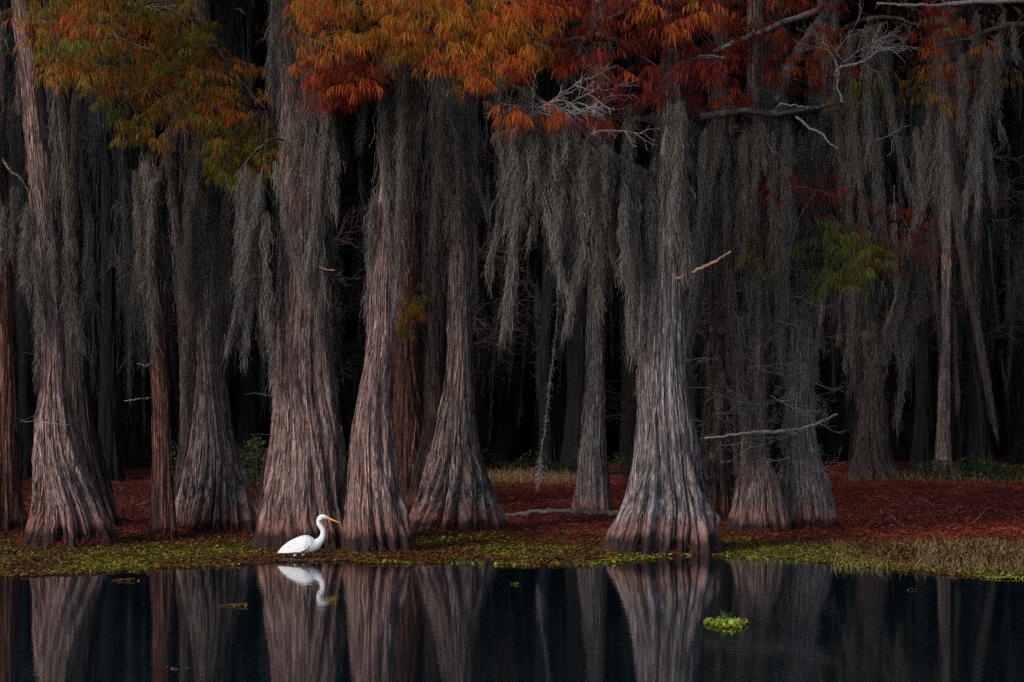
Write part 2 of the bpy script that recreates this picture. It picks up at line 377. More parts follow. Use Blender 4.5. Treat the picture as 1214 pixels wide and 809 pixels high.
def make_tree(label, prof, base, bark, seed, nl=15, amp=.2, twist=0., top=15., Y=None, group=None, NA=280, NR=260, strip=.014, foot=.12, name='cypress_tree', nstrip=1800, zhi_=9.):
    """prof: rows (py, left px, right px) of the trunk outline; base: image row where it meets the ground"""
    wpx = prof[-1][2] - prof[-1][1]
    if Y is None:
        Y = Yhit(base); Y += .5 * wpx / FPX * Y
    zs, cx, rr = [], [], []
    for py, l, r in sorted(prof, key=lambda t: -t[0]):
        zs.append(CAMH - (py - HY) / FPX * Y); cx.append(((l + r) / 2 - CX) / FPX * Y); rr.append((r - l) / 2 / FPX * Y)
    zs, cx, rr = map(np.array, (zs, cx, rr))
    zb = float(gz(Y)) - .35
    if zs[0] > zb: zs = np.concatenate([[zb], zs]); cx = np.concatenate([[cx[0]], cx]); rr = np.concatenate([[rr[0] * 1.04], rr])
    if top > zs[-1]:
        sl = (cx[-1] - cx[-2]) / max(zs[-1] - zs[-2], .1) * .5
        cx = np.append(cx, cx[-1] + sl * (top - zs[-1])); rr = np.append(rr, rr[-1] * .6); zs = np.append(zs, top)
    root = empty(name, (float(cx[0]), Y, float(gz(Y))), label, 'tree', group)
    V, F, br, T = trunk_geo(zs, cx, rr, Y, zb, top, seed, NA, NR, nl, amp, twist, strip, foot)
    g = Geo(); g.add(V, F, .5); br = [br]
    # loose fibrous bark strips following the surface
    ns = int(nstrip * min(1., NA / 260)); k = 11; NRr, NAa = T.grid.shape[:2]
    hz = np.gradient(T.gz); zi = np.interp(rng.uniform(zb + .3, min(top, zhi_), ns), T.gz, np.arange(NRr)); lenm = rng.uniform(.25, 1.3, ns)
    di = lenm / np.interp(zi, np.arange(NRr), hz)
    I = np.clip(zi[:, None] + di[:, None] * np.linspace(0, 1, k)[None], 0, NRr - 1.01); J = rng.integers(0, NAa, ns)
    J2 = (J[:, None] + np.round(np.cumsum(rng.normal(0, .35, (ns, k)), 1)).astype(int)) % NAa
    i0 = I.astype(int); fr = (I - i0)[..., None]
    P = T.grid[i0, J2] * (1 - fr) + T.grid[i0 + 1, J2] * fr; B = T.gbr.reshape(NRr, NAa, 3)[i0, J2]
    ctr = np.stack([T.cx(P[..., 2]), T.cy(P[..., 2]), P[..., 2]], -1); nrm = P - ctr; nrm /= np.linalg.norm(nrm, axis=-1, keepdims=True) + 1e-6
    lift = rng.uniform(.003, .012, (ns, 1)) + rng.uniform(0, .03, (ns, 1)) * np.abs(np.linspace(-1, 1, k))[None] ** 3 * (rng.random((ns, 1)) < .4)
    P = P + nrm * lift[..., None]; tan = np.stack([-nrm[..., 1], nrm[..., 0], 0 * nrm[..., 0]], -1) + nrm * rng.normal(0, .35, (ns, 1, 1))
    wd = rng.uniform(.006, .026, (ns, 1)) * np.array([.25, .6, .9, 1, 1, 1, 1, 1, .9, .6, .25])[None]
    ribbons(g, P, wd, tan, np.clip(rng.normal(.48, .18, ns), 0, 1)); br.append(np.repeat((B + rng.uniform(-3, 3, (ns, 1, 3))).reshape(-1, 3), 2, axis=0))
    o = g.build('trunk', BK[bark], root, root.location, True, np.concatenate(br))
    T.root, T.Y = root, Y
    return T

def part(T, g, name, mats):
    return g.build(name, mats, T.root, T.root.location)

def limb(T, pts, r0, r1, mat=None, name='branch', n=26, label=None, rough=.35):
    """pts: (px, py, depth)"""
    P = smooth_path([W(*p) for p in pts], n); P = P + rng.normal(0, .008, P.shape)
    g = Geo(); tube(g, P, np.linspace(r0, r1, n), 9, .3, 0, rough)
    o = part(T, g, name, mat or LIMB)
    if label: o['label'] = label
    return P

def twiggy(g, p, d, L, r, depth, var, yaw=.5, spread=.6, bend=.12):
    """a bare forked twig and its side twigs"""
    n = max(5, int(L / .07)); pts = [np.array(p, float)]; dd = np.array(d, float); dd /= np.linalg.norm(dd)
    for i in range(n):
        dd = dd + rng.normal(0, bend, 3); dd[2] += .01; dd /= np.linalg.norm(dd); pts.append(pts[-1] + dd * L / n)
        if depth > 0 and i > 0 and random.random() < .62:
            s = random.choice((-1, 1)); ax = dd + s * spread * np.array([-dd[2], random.gauss(0, yaw), dd[0]]) + rng.normal(0, .15, 3)
            twiggy(g, pts[-1], ax, L * random.uniform(.3, .6) * (1 - .4 * i / n), r * .68, depth - 1, var, yaw, spread, bend)
    pts = np.array(pts); r = r * .62; tube(g, pts, np.linspace(r, r * .35, len(pts)), 5, np.clip(var + random.gauss(0, .08), 0, 1))

def curtain(g, P, n, L, w, v0=.45, yj=.12, dens=1., prof=None):
    """beards of moss hung along a limb path P"""
    for i in range(n):
        f = random.random(); q = P[int(f * (len(P) - 1))] + np.array([random.gauss(0, .05), random.gauss(0, yj), random.gauss(-.02, .04)])
        l = random.uniform(*L) * (prof(f) if prof else 1)
        if l < .08: continue
        beard(g, q, l, w * random.uniform(.6, 1.3), int((90 * l / .6 + 45) * dens), None, v0 + random.gauss(0, .07))

#@@TREES
# ================================================================== the setting
def sheet(name, xs, ys, zf, mat):
    X, Yv = np.meshgrid(xs, ys); Z = zf(X, Yv)
    V = np.stack([X, Yv, Z], -1).reshape(-1, 3); nx = len(xs)
    i, j = np.meshgrid(np.arange(len(ys) - 1), np.arange(nx - 1), indexing='ij')
    F = np.stack([i * nx + j, i * nx + j + 1, (i + 1) * nx + j + 1, (i + 1) * nx + j], -1).reshape(-1, 4)
    g = Geo(); g.add(V, F); o = g.build(name, mat); tag(o, kind='structure'); return o
def ground_z(X, Y):
    b = gz(Y); w = np.clip((Y - 26) / 8, 0, 1) * np.clip((90 - Y) / 20, 0, 1)
    return b + w * (.05 * vn(X * .7, Y * .5, 1) + .025 * vn(X * 2.5, Y * 1.6, 5) + .012 * vn(X * 7, Y * 4, 2))

m, nt, b = newmat('swamp_floor'); L = nt.links.new
ge = N(nt, 'ShaderNodeNewGeometry')
n1 = N(nt, 'ShaderNodeTexNoise', Scale=.8, Detail=8., Roughness=.7); L(ge.outputs['Position'], n1.inputs['Vector'])
n2 = N(nt, 'ShaderNodeTexNoise', Scale=22., Detail=5., Roughness=.75); L(ge.outputs['Position'], n2.inputs['Vector'])
c = ramp(nt, [(.3, (.026, .007, .005)), (.5, (.140, .022, .012)), (.72, (.210, .040, .020))], n2.outputs['Fac']).outputs[0]
c2 = ramp(nt, [(.35, (.45, .45, .45)), (.65, (1.1, 1.1, 1.1))], n1.outputs['Fac']).outputs[0]
c = mix(nt, 1., c, c2, 'MULTIPLY')
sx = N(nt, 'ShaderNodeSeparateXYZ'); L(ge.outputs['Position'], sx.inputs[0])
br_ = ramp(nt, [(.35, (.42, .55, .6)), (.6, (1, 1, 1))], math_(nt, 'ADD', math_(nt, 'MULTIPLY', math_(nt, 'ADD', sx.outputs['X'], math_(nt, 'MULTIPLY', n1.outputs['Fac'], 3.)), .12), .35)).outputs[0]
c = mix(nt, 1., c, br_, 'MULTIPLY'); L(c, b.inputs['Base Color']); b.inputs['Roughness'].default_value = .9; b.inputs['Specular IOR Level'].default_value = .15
bp = N(nt, 'ShaderNodeBump', Strength=.8, Distance=.04); L(n2.outputs['Fac'], bp.inputs['Height']); L(bp.outputs[0], b.inputs['Normal'])
xs = np.concatenate([np.linspace(-400, -22, 20)[:-1], np.linspace(-22, 22, 300), np.linspace(22, 400, 20)[1:]])
ys = np.concatenate([np.linspace(-400, 20, 25)[:-1], np.linspace(20, 60, 260), np.linspace(60, 400, 25)[1:]])
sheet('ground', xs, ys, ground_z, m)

m, nt, b = newmat('swamp_water'); L = nt.links.new
b.inputs['Base Color'].default_value = (.0018, .0065, .0088, 1); b.inputs['Roughness'].default_value = .05; b.inputs['IOR'].default_value = 1.33
ge = N(nt, 'ShaderNodeNewGeometry'); mp = N(nt, 'ShaderNodeMapping'); mp.inputs['Scale'].default_value = (1.2, 2.4, 1); L(ge.outputs['Position'], mp.inputs[0])
n1 = N(nt, 'ShaderNodeTexNoise', Scale=1.6, Detail=3., Roughness=.5); L(mp.outputs[0], n1.inputs['Vector'])
bp = N(nt, 'ShaderNodeBump', Strength=.02, Distance=.05); L(n1.outputs['Fac'], bp.inputs['Height']); L(bp.outputs[0], b.inputs['Normal'])
g = Geo(); g.add([(-400, -400, 0), (400, -400, 0), (400, 34, 0), (-400, 34, 0)], [[0, 1, 2, 3]]); tag(g.build('water', m), kind='structure')

# ================================================================== front row of cypresses
FG = 'front row of swamp cypresses'
T1 = make_tree('reddish cypress trunk cut by the left edge of the photo', [(0, -26, -6), (200, -18, 8), (344, -14, 15), (390, -14, 18), (478, -18, 20), (545, -22, 22), (589, -28, 26), (630, -40, 33)], 633, 'red', 1.3, 13, .2, .05, group=FG)
T2 = make_tree('leaning cypress with pink bark and wide claw-like foot, second from left in the front row', [(0, 14, 33), (100, 26, 48), (200, 33, 58), (300, 46, 68), (389, 51, 73), (447, 49, 79), (500, 42, 88), (549, 39, 97), (589, 37, 112), (629, 28, 128), (650, 17, 136)], 650, 'pink', 2.7, 15, .24, .06, group=FG)
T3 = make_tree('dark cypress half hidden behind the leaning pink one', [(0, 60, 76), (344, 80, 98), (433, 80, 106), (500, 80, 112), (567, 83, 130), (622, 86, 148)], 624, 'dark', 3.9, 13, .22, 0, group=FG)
T4 = make_tree('thin rust coloured snag with peeling bark between two wide trunks', [(150, 168, 176), (344, 179, 190), (389, 181, 194), (433, 178, 197), (478, 182, 200), (545, 182, 202), (589, 178, 206), (638, 175, 210)], 640, 'red', 5.2, 9, .08, .1, top=6.2, group=FG, foot=.05, strip=.018)
T5 = make_tree('grey fan-footed cypress right of the thin rust snag', [(0, 226, 246), (300, 236, 263), (389, 234, 260), (433, 233, 263), (478, 231, 270), (522, 229, 276), (567, 221, 287), (602, 212, 300), (632, 205, 310)], 634, 'grey', 6.1, 19, .27, .02, group=FG)
T6 = make_tree('broadest shaggy cypress standing right behind the white egret', [(0, 332, 386), (100, 336, 387), (200, 336, 388), (300, 333, 386), (376, 332, 397), (411, 329, 394), (456, 325, 398), (500, 324, 404), (545, 320, 411), (589, 313, 414), (634, 307, 418), (652, 304, 419)], 653, 'pink', 7.4, 15, .15, .04, group=FG, strip=.018)
T7 = make_tree('leaning cypress touching the right side of the egret trunk', [(0, 466, 486), (80, 462, 483), (200, 455, 480), (300, 443, 471), (344, 438, 469), (398, 436, 469), (442, 433, 464), (500, 421, 464), (545, 416, 469), (589, 414, 479), (647, 411, 494)], 656, 'pink', 8.8, 13, .2, .18, group=FG, strip=.012)
T8 = make_tree('straight grey cypress with evenly fluted fan foot left of the red bank', [(0, 534, 556), (130, 534, 558), (300, 533, 559), (380, 532, 559), (442, 530, 561), (478, 524, 562), (522, 516, 564), (553, 509, 572), (589, 498, 583), (629, 484, 602)], 632, 'grey', 10.1, 19, .27, .02, group=FG)
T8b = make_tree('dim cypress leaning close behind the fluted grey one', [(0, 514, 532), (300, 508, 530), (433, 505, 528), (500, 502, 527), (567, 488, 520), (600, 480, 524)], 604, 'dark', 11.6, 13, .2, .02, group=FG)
T8c = make_tree('dark brown cypress in the gap between the leaning and the fluted trunk', [(0, 476, 500), (300, 470, 498), (450, 466, 500), (560, 462, 506), (600, 456, 512)], 600, 'red', 12.4, 13, .15, .02, group=FG)
T9 = make_tree('lone slim cypress on the red bank behind the mossy log', [(0, 702, 718), (200, 700, 718), (344, 698, 718), (433, 695, 717), (478, 692, 718), (522, 687, 719), (567, 681, 723), (612, 678, 729)], 615, 'blue', 13.3, 9, .06, .1, group=FG, foot=.04, Y=37.)
T10 = make_tree('big pale cypress with wide skirted foot at the water edge right of centre', [(0, 786, 803), (150, 782, 807), (200, 780, 809), (300, 765, 811), (344, 760, 812), (389, 757, 813), (433, 758, 813), (478, 757, 817), (514, 755, 823), (549, 751, 829), (585, 744, 839), (611, 735, 848), (634, 726, 852), (657, 719, 856)], 659, 'blue', 15.8, 15, .24, .05, group=FG)
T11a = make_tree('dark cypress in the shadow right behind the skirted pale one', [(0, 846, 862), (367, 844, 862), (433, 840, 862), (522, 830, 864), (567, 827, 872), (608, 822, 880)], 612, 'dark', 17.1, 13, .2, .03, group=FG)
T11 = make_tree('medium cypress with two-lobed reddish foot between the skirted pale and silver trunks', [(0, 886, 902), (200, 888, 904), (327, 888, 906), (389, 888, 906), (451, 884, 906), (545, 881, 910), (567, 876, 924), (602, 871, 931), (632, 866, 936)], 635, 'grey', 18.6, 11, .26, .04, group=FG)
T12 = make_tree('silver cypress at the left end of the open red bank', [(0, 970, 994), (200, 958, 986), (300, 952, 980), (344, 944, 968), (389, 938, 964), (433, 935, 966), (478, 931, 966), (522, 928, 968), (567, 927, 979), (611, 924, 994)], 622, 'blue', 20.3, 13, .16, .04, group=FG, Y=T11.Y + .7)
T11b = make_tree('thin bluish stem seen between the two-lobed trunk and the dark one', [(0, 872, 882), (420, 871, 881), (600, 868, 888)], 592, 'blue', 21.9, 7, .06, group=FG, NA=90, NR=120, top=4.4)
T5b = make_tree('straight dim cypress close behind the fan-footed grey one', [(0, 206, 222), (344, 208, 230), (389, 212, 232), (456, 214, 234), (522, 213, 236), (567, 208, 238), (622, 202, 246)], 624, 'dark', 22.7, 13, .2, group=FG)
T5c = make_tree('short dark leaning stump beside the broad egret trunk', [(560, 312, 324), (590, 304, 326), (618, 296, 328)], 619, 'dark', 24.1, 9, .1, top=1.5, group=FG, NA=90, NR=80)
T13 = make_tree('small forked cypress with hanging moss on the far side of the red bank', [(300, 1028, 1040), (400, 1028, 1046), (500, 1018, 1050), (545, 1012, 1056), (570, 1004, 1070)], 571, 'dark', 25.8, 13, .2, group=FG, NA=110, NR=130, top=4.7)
T14 = make_tree('pale slender trunk alone in the dark at far right', [(0, 1118, 1130), (340, 1116, 1128), (480, 1111, 1126), (545, 1108, 1128), (566, 1104, 1132)], 567, 'grey', 27.2, 7, .05, group=FG, NA=100, NR=120, top=14)
T16 = make_tree('cypress just past the right edge whose mossy limbs reach in', [(0, 1262, 1290), (300, 1258, 1292), (500, 1250, 1300), (630, 1225, 1325)], 632, 'blue', 29.3, 15, .22, group=FG, NA=110, NR=130)

# --- limbs (each a part of its tree)
Y2, Y5, Y6, Y7, Y8, Y10, Y11, Y12 = T2.Y, T5.Y, T6.Y, T7.Y, T8.Y, T10.Y, T11.Y, T12.Y
L2a = limb(T2, [(30, 28, Y2), (60, 27, Y2 - .6), (110, 34, Y2 - 1.2), (180, 60, Y2 - 1.6)], .035, .012)
L5a = limb(T5, [(236, 30, Y5), (215, 6, Y5 - .7), (160, 8, Y5 - 1.2), (100, 40, Y5 - 1.6)], .05, .015)
L5b = limb(T5, [(240, 70, Y5), (255, 55, Y5 - .6), (275, 85, Y5 - 1.2), (315, 130, Y5 - 1.6)], .05, .014)
L5c = limb(T5, [(240, 110, Y5), (225, 88, Y5 - .7), (185, 100, Y5 - 1.2), (140, 125, Y5 - 1.6)], .05, .014)
L7a = limb(T7, [(474, 20, Y7), (450, -10, Y7 - .6), (410, 10, Y7 - 1.1), (368, 45, Y7 - 1.4)], .05, .015)
L7b = limb(T7, [(472, 60, Y7), (505, 36, Y7 - .7), (545, 62, Y7 - 1.2), (590, 90, Y7 - 1.4)], .055, .018)
L7c = limb(T7, [(474, 5, Y7), (530, -15, Y7 - .6), (590, 10, Y7 - 1.0), (655, 62, Y7 - 1.4)], .06, .016)
L10a = limb(T10, [(790, 235, Y10), (758, 205, Y10 - .3), (715, 178, Y10 - .7), (655, 128, Y10 - 1.0), (590, 92, Y10 - 1.2)], .10, .03)
L10b = limb(T10, [(792, 120, Y10), (750, 60, Y10 - .5), (700, 45, Y10 - .9), (640, 55, Y10 - 1.1)], .07, .02)
L10c = limb(T10, [(683, 70, Y10 - .9), (700, 40, Y10 - 1.), (735, 15, Y10 - 1.), (770, -15, Y10 - 1.1)], .045, .035)
L10d = limb(T10, [(795, 100, Y10), (830, 70, Y10 - .6), (860, 70, Y10 - 1.0)], .06, .018)
L10e = limb(T10, [(800, 192, Y10 - .1), (790, 188, Y10 - .3), (787, 172, Y10 - .35), (792, 150, Y10 - .35)], .055, .035, PALE, 'broken_branch')
L10f = limb(T10, [(786, 336, Y10 - .05), (806, 329, Y10 - .4), (838, 315, Y10 - .6), (867, 298, Y10 - .7)], .036, .014, REDWOOD, 'broken_branch', label='reddish broken branch stub pointing up right')
L12a = limb(T12, [(972, 128, Y12), (950, 131, Y12 - .8), (915, 136, Y12 - 1.3), (880, 132, Y12 - 1.5), (830, 139, Y12 - 1.6)], .085, .05)
L12b = limb(T12, [(915, 136, Y12 - 1.3), (935, 133, Y12 - 1.5), (965, 128, Y12 - 1.6), (995, 122, Y12 - 1.7)], .06, .022)
L12c = limb(T12, [(945, 138, Y12 - 1.5), (958, 150, Y12 - 1.7), (975, 160, Y12 - 1.8), (985, 172, Y12 - 1.8), (994, 176, Y12 - 1.8)], .022, .010, PALE, 'bare_branch')
L12d = limb(T12, [(920, 133, Y12 - 1.4), (925, 124, Y12 - 1.6), (945, 126, Y12 - 1.6), (960, 127, Y12 - 1.6)], .02, .01, PALE, 'bare_branch')
L12e = limb(T12, [(922, 125, Y12 - 1.2), (934, 85, Y12 - 1.2), (955, 48, Y12 - 1.2), (985, 10, Y12 - 1.2), (1010, -20, Y12 - 1.1)], .095, .075)
L12f = limb(T12, [(990, 90, Y12 - 1.6), (996, 80, Y12 - 1.7), (1012, 76, Y12 - 1.8), (1025, 72, Y12 - 1.8)], .028, .012, PALE, 'bare_branch')
limb(T12, [(999, 122, Y12 - 1.6), (992, 100, Y12 - 1.6), (994, 84, Y12 - 1.7), (984, 60, Y12 - 1.8), (966, 40, Y12 - 1.8)], .02, .008, PALE, 'bare_branch')
L12g = limb(T12, [(978, 10, Y12), (930, 26, Y12 - .5), (890, 42, Y12 - .9), (846, 62, Y12 - 1.2)], .055, .04, PALE, 'bare_branch')
L12h = limb(T12, [(945, 515, Y12 - .45), (922, 512, Y12 - 1.3), (880, 514, Y12 - 1.8), (836, 520, Y12 - 1.9)], .030, .014, PALE, 'bare_branch')
L12i = limb(T12, [(900, 512, Y12 - 1.6), (940, 510, Y12 - 1.4), (968, 502, Y12 - 1.3), (992, 490, Y12 - 1.3)], .032, .016, PALE, 'bare_branch', label='long pale bare branch curving out to the right')
L12j = limb(T12, [(975, 60, Y12), (1010, 30, Y12 - .6), (1050, 20, Y12 - 1.), (1090, 30, Y12 - 1.3)], .06, .02)
L12k = limb(T12, [(966, 290, Y12), (1000, 265, Y12 - .2), (1050, 262, Y12 - .3), (1110, 275, Y12 - .4)], .04, .012)
L16a = limb(T16, [(1270, 15, T16.Y), (1214, 1, T16.Y - 1.5), (1140, 4, T16.Y - 1.9), (1095, 7, T16.Y - 2.1), (1040, 4, T16.Y - 2.2)], .055, .018, PALE, 'bare_branch', label='pale bare limb along the top right')
L16b = limb(T16, [(1275, 70, T16.Y), (1210, 30, T16.Y - 1.2), (1150, 45, T16.Y - 1.6), (1095, 60, T16.Y - 1.9)], .06, .018)
L11a = limb(T11, [(896, 150, Y11), (870, 128, Y11 - .5), (845, 135, Y11 - .8)], .05, .02)
L11b = limb(T11, [(895, 240, Y11), (915, 228, Y11 - .4), (950, 222, Y11 - .7), (995, 235, Y11 - .9)], .035, .012)
L13a = limb(T13, [(1034, 420, T13.Y), (1026, 395, T13.Y), (1010, 370, T13.Y), (1000, 340, T13.Y), (1004, 250, T13.Y)], .11, .015)
L13b = limb(T13, [(1036, 425, T13.Y), (1046, 400, T13.Y), (1058, 370, T13.Y), (1064, 330, T13.Y), (1060, 220, T13.Y)], .11, .015)
L6a = limb(T6, [(345, 170, Y6), (325, 165, Y6 - .4), (305, 178, Y6 - .7), (285, 200, Y6 - .9)], .022, .01)
limb(T6, [(378, 296, Y6 - .55), (376, 303, Y6 - .75), (372, 312, Y6 - .8), (380, 318, Y6 - .9), (397, 320, Y6 - 1.)], .014, .010, REDWOOD, 'broken_branch')
g = Geo(); tube(g, smooth_path([W(370, 294, Y6 - .5), W(371, 293, Y6 - .75), W(372, 293, Y6 - .86)], 6), [.06, .055, .05, .045, .04, .035], 10, .6, 0, .25); part(T6, g, 'branch_stub', TWIG)
limb(T4, [(180, 432, T4.Y - .1), (172, 434, T4.Y - .3), (162, 431, T4.Y - .4)], .012, .007, PALE, 'broken_branch')
limb(T4, [(178, 472, T4.Y - .1), (165, 473, T4.Y - .4), (148, 476, T4.Y - .5)], .012, .007, PALE, 'broken_branch')
limb(T1, [(0, 180, T1.Y), (10, 200, T1.Y - .6), (25, 212, T1.Y - .8), (33, 225, T1.Y - .8)], .03, .012, LIMB)
limb(T8b, [(486, 560, T8b.Y - .3), (488, 540, T8b.Y - .7), (491, 520, T8b.Y - .8), (493, 500, T8b.Y - .8)], .014, .01, REDWOOD, 'broken_branch')

# --- bare twigs
def twigs(T, starts, mat=TWIG, name='bare_twigs'):
    for px, py, Y, d, Lm, r, dep, var in starts:
        g = Geo(); twiggy(g, W(px, py, Y), d, Lm, r, dep, var); part(T, g, 'bare_twig', mat)
S = lambda px, py, Y, dx, dz, Lm, r=.010, dep=2, var=.8, dy=-.1: (px, py, Y, (dx, dy, dz), Lm, r, dep, var)
twigs(T10, [S(618, 147, Y10 - 1.3, 1, .9, 1.1, .016, 3, .9), S(630, 138, Y10 - 1.3, 1, .3, 1.1, .012, 3, .92), S(660, 128, Y10 - 1.3, -1, -.05, .8, .012, 2, .95),
            S(700, 160, Y10 - 1.1, .9, .5, .8, .012, 3, .8), S(640, 120, Y10 - 1.3, .8, -.35, .6, .008, 2, .95), S(690, 130, Y10 - 1.2, 1, .15, .9, .01, 2, .85), S(700, 110, Y10 - 1.3, 1, .25, .6, .01, 2, .8)])
twigs(T12, [S(1000, 72, Y12 - 1.8, -.9, .5, .8, .010, 3, .95), S(1000, 74, Y12 - 1.8, .9, .5, 1.0, .012, 3, .95), S(1012, 76, Y12 - 1.8, 1, .25, .9, .012, 3, .95), S(990, 62, Y12 - 1.8, .6, .7, .8, .010, 3, .9), S(1020, 73, Y12 - 1.8, .9, -.25, .5, .008, 2, .95),
            S(985, 60, Y12 - 1.8, -1, .1, .6, .008, 2, .9), S(1040, 165, Y12 - 1.7, 1, .15, .5, .008, 1, .85), S(1058, 165, Y12 - 1.7, -.1, -1, .35, .007, 1, .85), S(1055, 164, Y12 - 1.7, -.2, 1, .25, .006, 1, .8), S(905, 165, Y12 - 1.4, .5, -.8, .5, .007, 1, .7),
            S(1000, 312, Y12 - .4, 1, .1, .5, .010, 1, .6), S(940, 545, Y12 - .6, 1, .02, .5, .006, 0, .6)])
st = []
for i in range(44):
    px, py = random.uniform(832, 985), random.gauss(450, 65)
    st.append(S(px, py, Y11 - random.uniform(.2, 1.), random.choice((-1, 1)), random.uniform(-.6, .4), random.uniform(.35, .9), random.uniform(.007, .012), 2, random.uniform(.45, .85)))
st += [S(855, 528, Y11 - .6, 1, .1, .8, .006, 2, .8), S(905, 480, Y11 - .8, 1, .1, .6, .007, 1, .85), S(848, 490, Y11 - .7, .9, .02, .9, .005, 1, .7)]
twigs(T11, st)
twigs(T11a, [S(random.uniform(725, 760), random.uniform(445, 500), T11a.Y + .3, -1, random.uniform(-.15, .15), random.uniform(.4, .8), .005, 2, .45) for i in range(9)] + [S(832, 570, T11a.Y - .4, .8, .5, .25, .012, 0, .7)])
twigs(T6, [S(325, 470, Y6 - .4, -1, .1, .35, .007, 1, .5), S(323, 515, Y6 - .4, -1, .0, .3, .006, 1, .5), S(322, 548, Y6 - .4, -1, .2, .25, .006, 1, .5), S(402, 300, Y6 + .2, .8, .4, .5, .006, 2, .4)])
twigs(T2, [S(50, 500, Y2 - .5, 1, -.25, .5, .007, 0, .8), S(48, 495, Y2 - .5, .8, -.5, .5, .006, 0, .1), S(45, 490, Y2 - .3, -.9, -.5, .35, .01, 1, .3), S(95, 345, Y2 + .5, 1, .3, .9, .012, 1, .5), S(44, 500, Y2 - .2, -1, .15, .3, .007, 1, .6), S(48, 420, Y2 - .2, -1, .05, .25, .006, 0, .5)])
twigs(T5, [S(262, 215, Y5 - 1.4, .7, -.8, .7, .008, 2, .75), S(300, 215, Y5 - 1.4, .8, -.6, .6, .007, 2, .7), S(268, 205, Y5 - 1.4, .1, -1, .5, .007, 2, .8), S(330, 175, Y5 - 1.4, .9, -.3, .4, .008, 1, .7), S(60, 30, Y5 - 1.4, -1, .05, .4, .006, 1, .7), S(150, 5, Y5 - 1.6, 1, -.1, .9, .010, 2, .85), S(200, 10, Y5 - 1.6, 1, -.3, .7, .008, 2, .85)])
twigs(T8, [S(560, 520, Y8 - .3, .3, -.9, .3, .009, 0, .3), S(548, 430, Y8 - .35, .5, -.7, .5, .012, 0, .1)])

def z_(py, Y): return CAMH - (py - HY) / FPX * Y
# --- crowns (foliage, plus unseen canopy added above for shade)
def crown(T, jobs, top=None):
    g = Geo()
    for j in jobs: foliage(g, **j)
    for c, rx, ry, rz, n, hue in (top or []):
        fw = {id(T7): .3, id(T2): 3.6, id(T5): 3.6, id(T16): 3.8, id(T10): 2.2, id(T12): 3.4, id(T11): 3., id(T8): 1.6}.get(id(T), 1.2)  # forward reach of each unseen added canopy, set by the shade it casts
        canopy(g, np.array([c[0], T.Y - fw, z_(-40, T.Y - 3) + 1.2 + rz]), rx * 1.15, 2.6 + .8 * fw, rz, int(n * 1.3), hue)
    part(T, g, 'crown', [LEAF, TWIG])
ol = lambda p: .73 + .17 * vn(p[0] / 32., p[1] / 26., 4.) - (.25 if random.random() < .12 else 0)
og = lambda p: .50 + .20 * vn(p[0] / 30., p[1] / 28., 9.) - .16 * max(0, (p[1] - 55) / 50)
rd = lambda p: .08 + .13 * vn(p[0] / 32., p[1] / 28., 2.)
ro = lambda p: .13 + .18 * vn(p[0] / 30., p[1] / 26., 6.)
crown(T2, [dict(poly=[(38, -25), (130, -25), (120, 60), (95, 92), (62, 84), (38, 55)], Y=Y2 - 1.3, ncl=36, hue=ol, limbs=[L2a]), ], [((-7.5, Y2, 10.2), 2.6, 2.6, 1.5, 900, .6)])
crown(T5, [dict(poly=[(70, -25), (215, -25), (255, 20), (262, 60), (300, 82), (322, 110), (326, 150), (290, 175), (250, 150), (215, 140), (180, 178), (150, 165), (140, 120), (95, 100), (70, 75)], Y=Y5 - 1.4, ncl=150, hue=ol, limbs=[L5a, L5b, L5c]),
           dict(poly=[(230, 140), (320, 140), (328, 200), (285, 212), (240, 205)], Y=Y5 - 1.2, ncl=34, hue=.86, limbs=[L5b])], [((-5.4, Y5, 10.4), 2.8, 3, 1.6, 1100, .6)])
crown(T7, [dict(poly=[(358, -25), (660, -25), (655, 70), (645, 90), (600, 92), (575, 112), (555, 108), (540, 85), (505, 72), (480, 60), (455, 78), (430, 62), (395, 72), (368, 58), (358, 30)], Y=Y7 - 1.2, ncl=150, hue=og, limbs=[L7a, L7b, L7c]),
           dict(poly=[(368, 55), (386, 60), (384, 108), (372, 110)], Y=Y7 - 1.3, ncl=6, hue=.34, limbs=[L7a]),
           dict(poly=[(385, 70), (430, 65), (440, 110), (395, 125)], Y=Y7 - .8, ncl=22, hue=.2, limbs=[L7a])], [((-1.8, Y7, 10.2), 3, 3, 1.5, 1200, .5)])
crown(T8, [], [((-.9, Y8, 10.5), 3, 3, 1.6, 900, .5)])
crown(T6, [], [((-4, Y6, 10.5), 2.6, 3, 1.6, 900, .5)])
crown(T10, [dict(poly=[(640, -25), (850, -25), (850, 60), (820, 110), (760, 118), (720, 120), (700, 100), (660, 60)], Y=Y10 - .9, ncl=60, hue=rd, limbs=[L10b, L10c, L10d]),
            dict(poly=[(745, -25), (835, -25), (830, 25), (760, 40)], Y=Y10 - 1.1, ncl=12, hue=.45, limbs=[L10b, L10c]),
            dict(poly=[(600, 125), (640, 120), (735, 130), (735, 150), (690, 148), (640, 150), (605, 152)], Y=Y10 - .9, ncl=12, hue=.36, limbs=[L10a])], [((2, Y10, 10.2), 3.2, 3, 1.5, 1200, .3)])
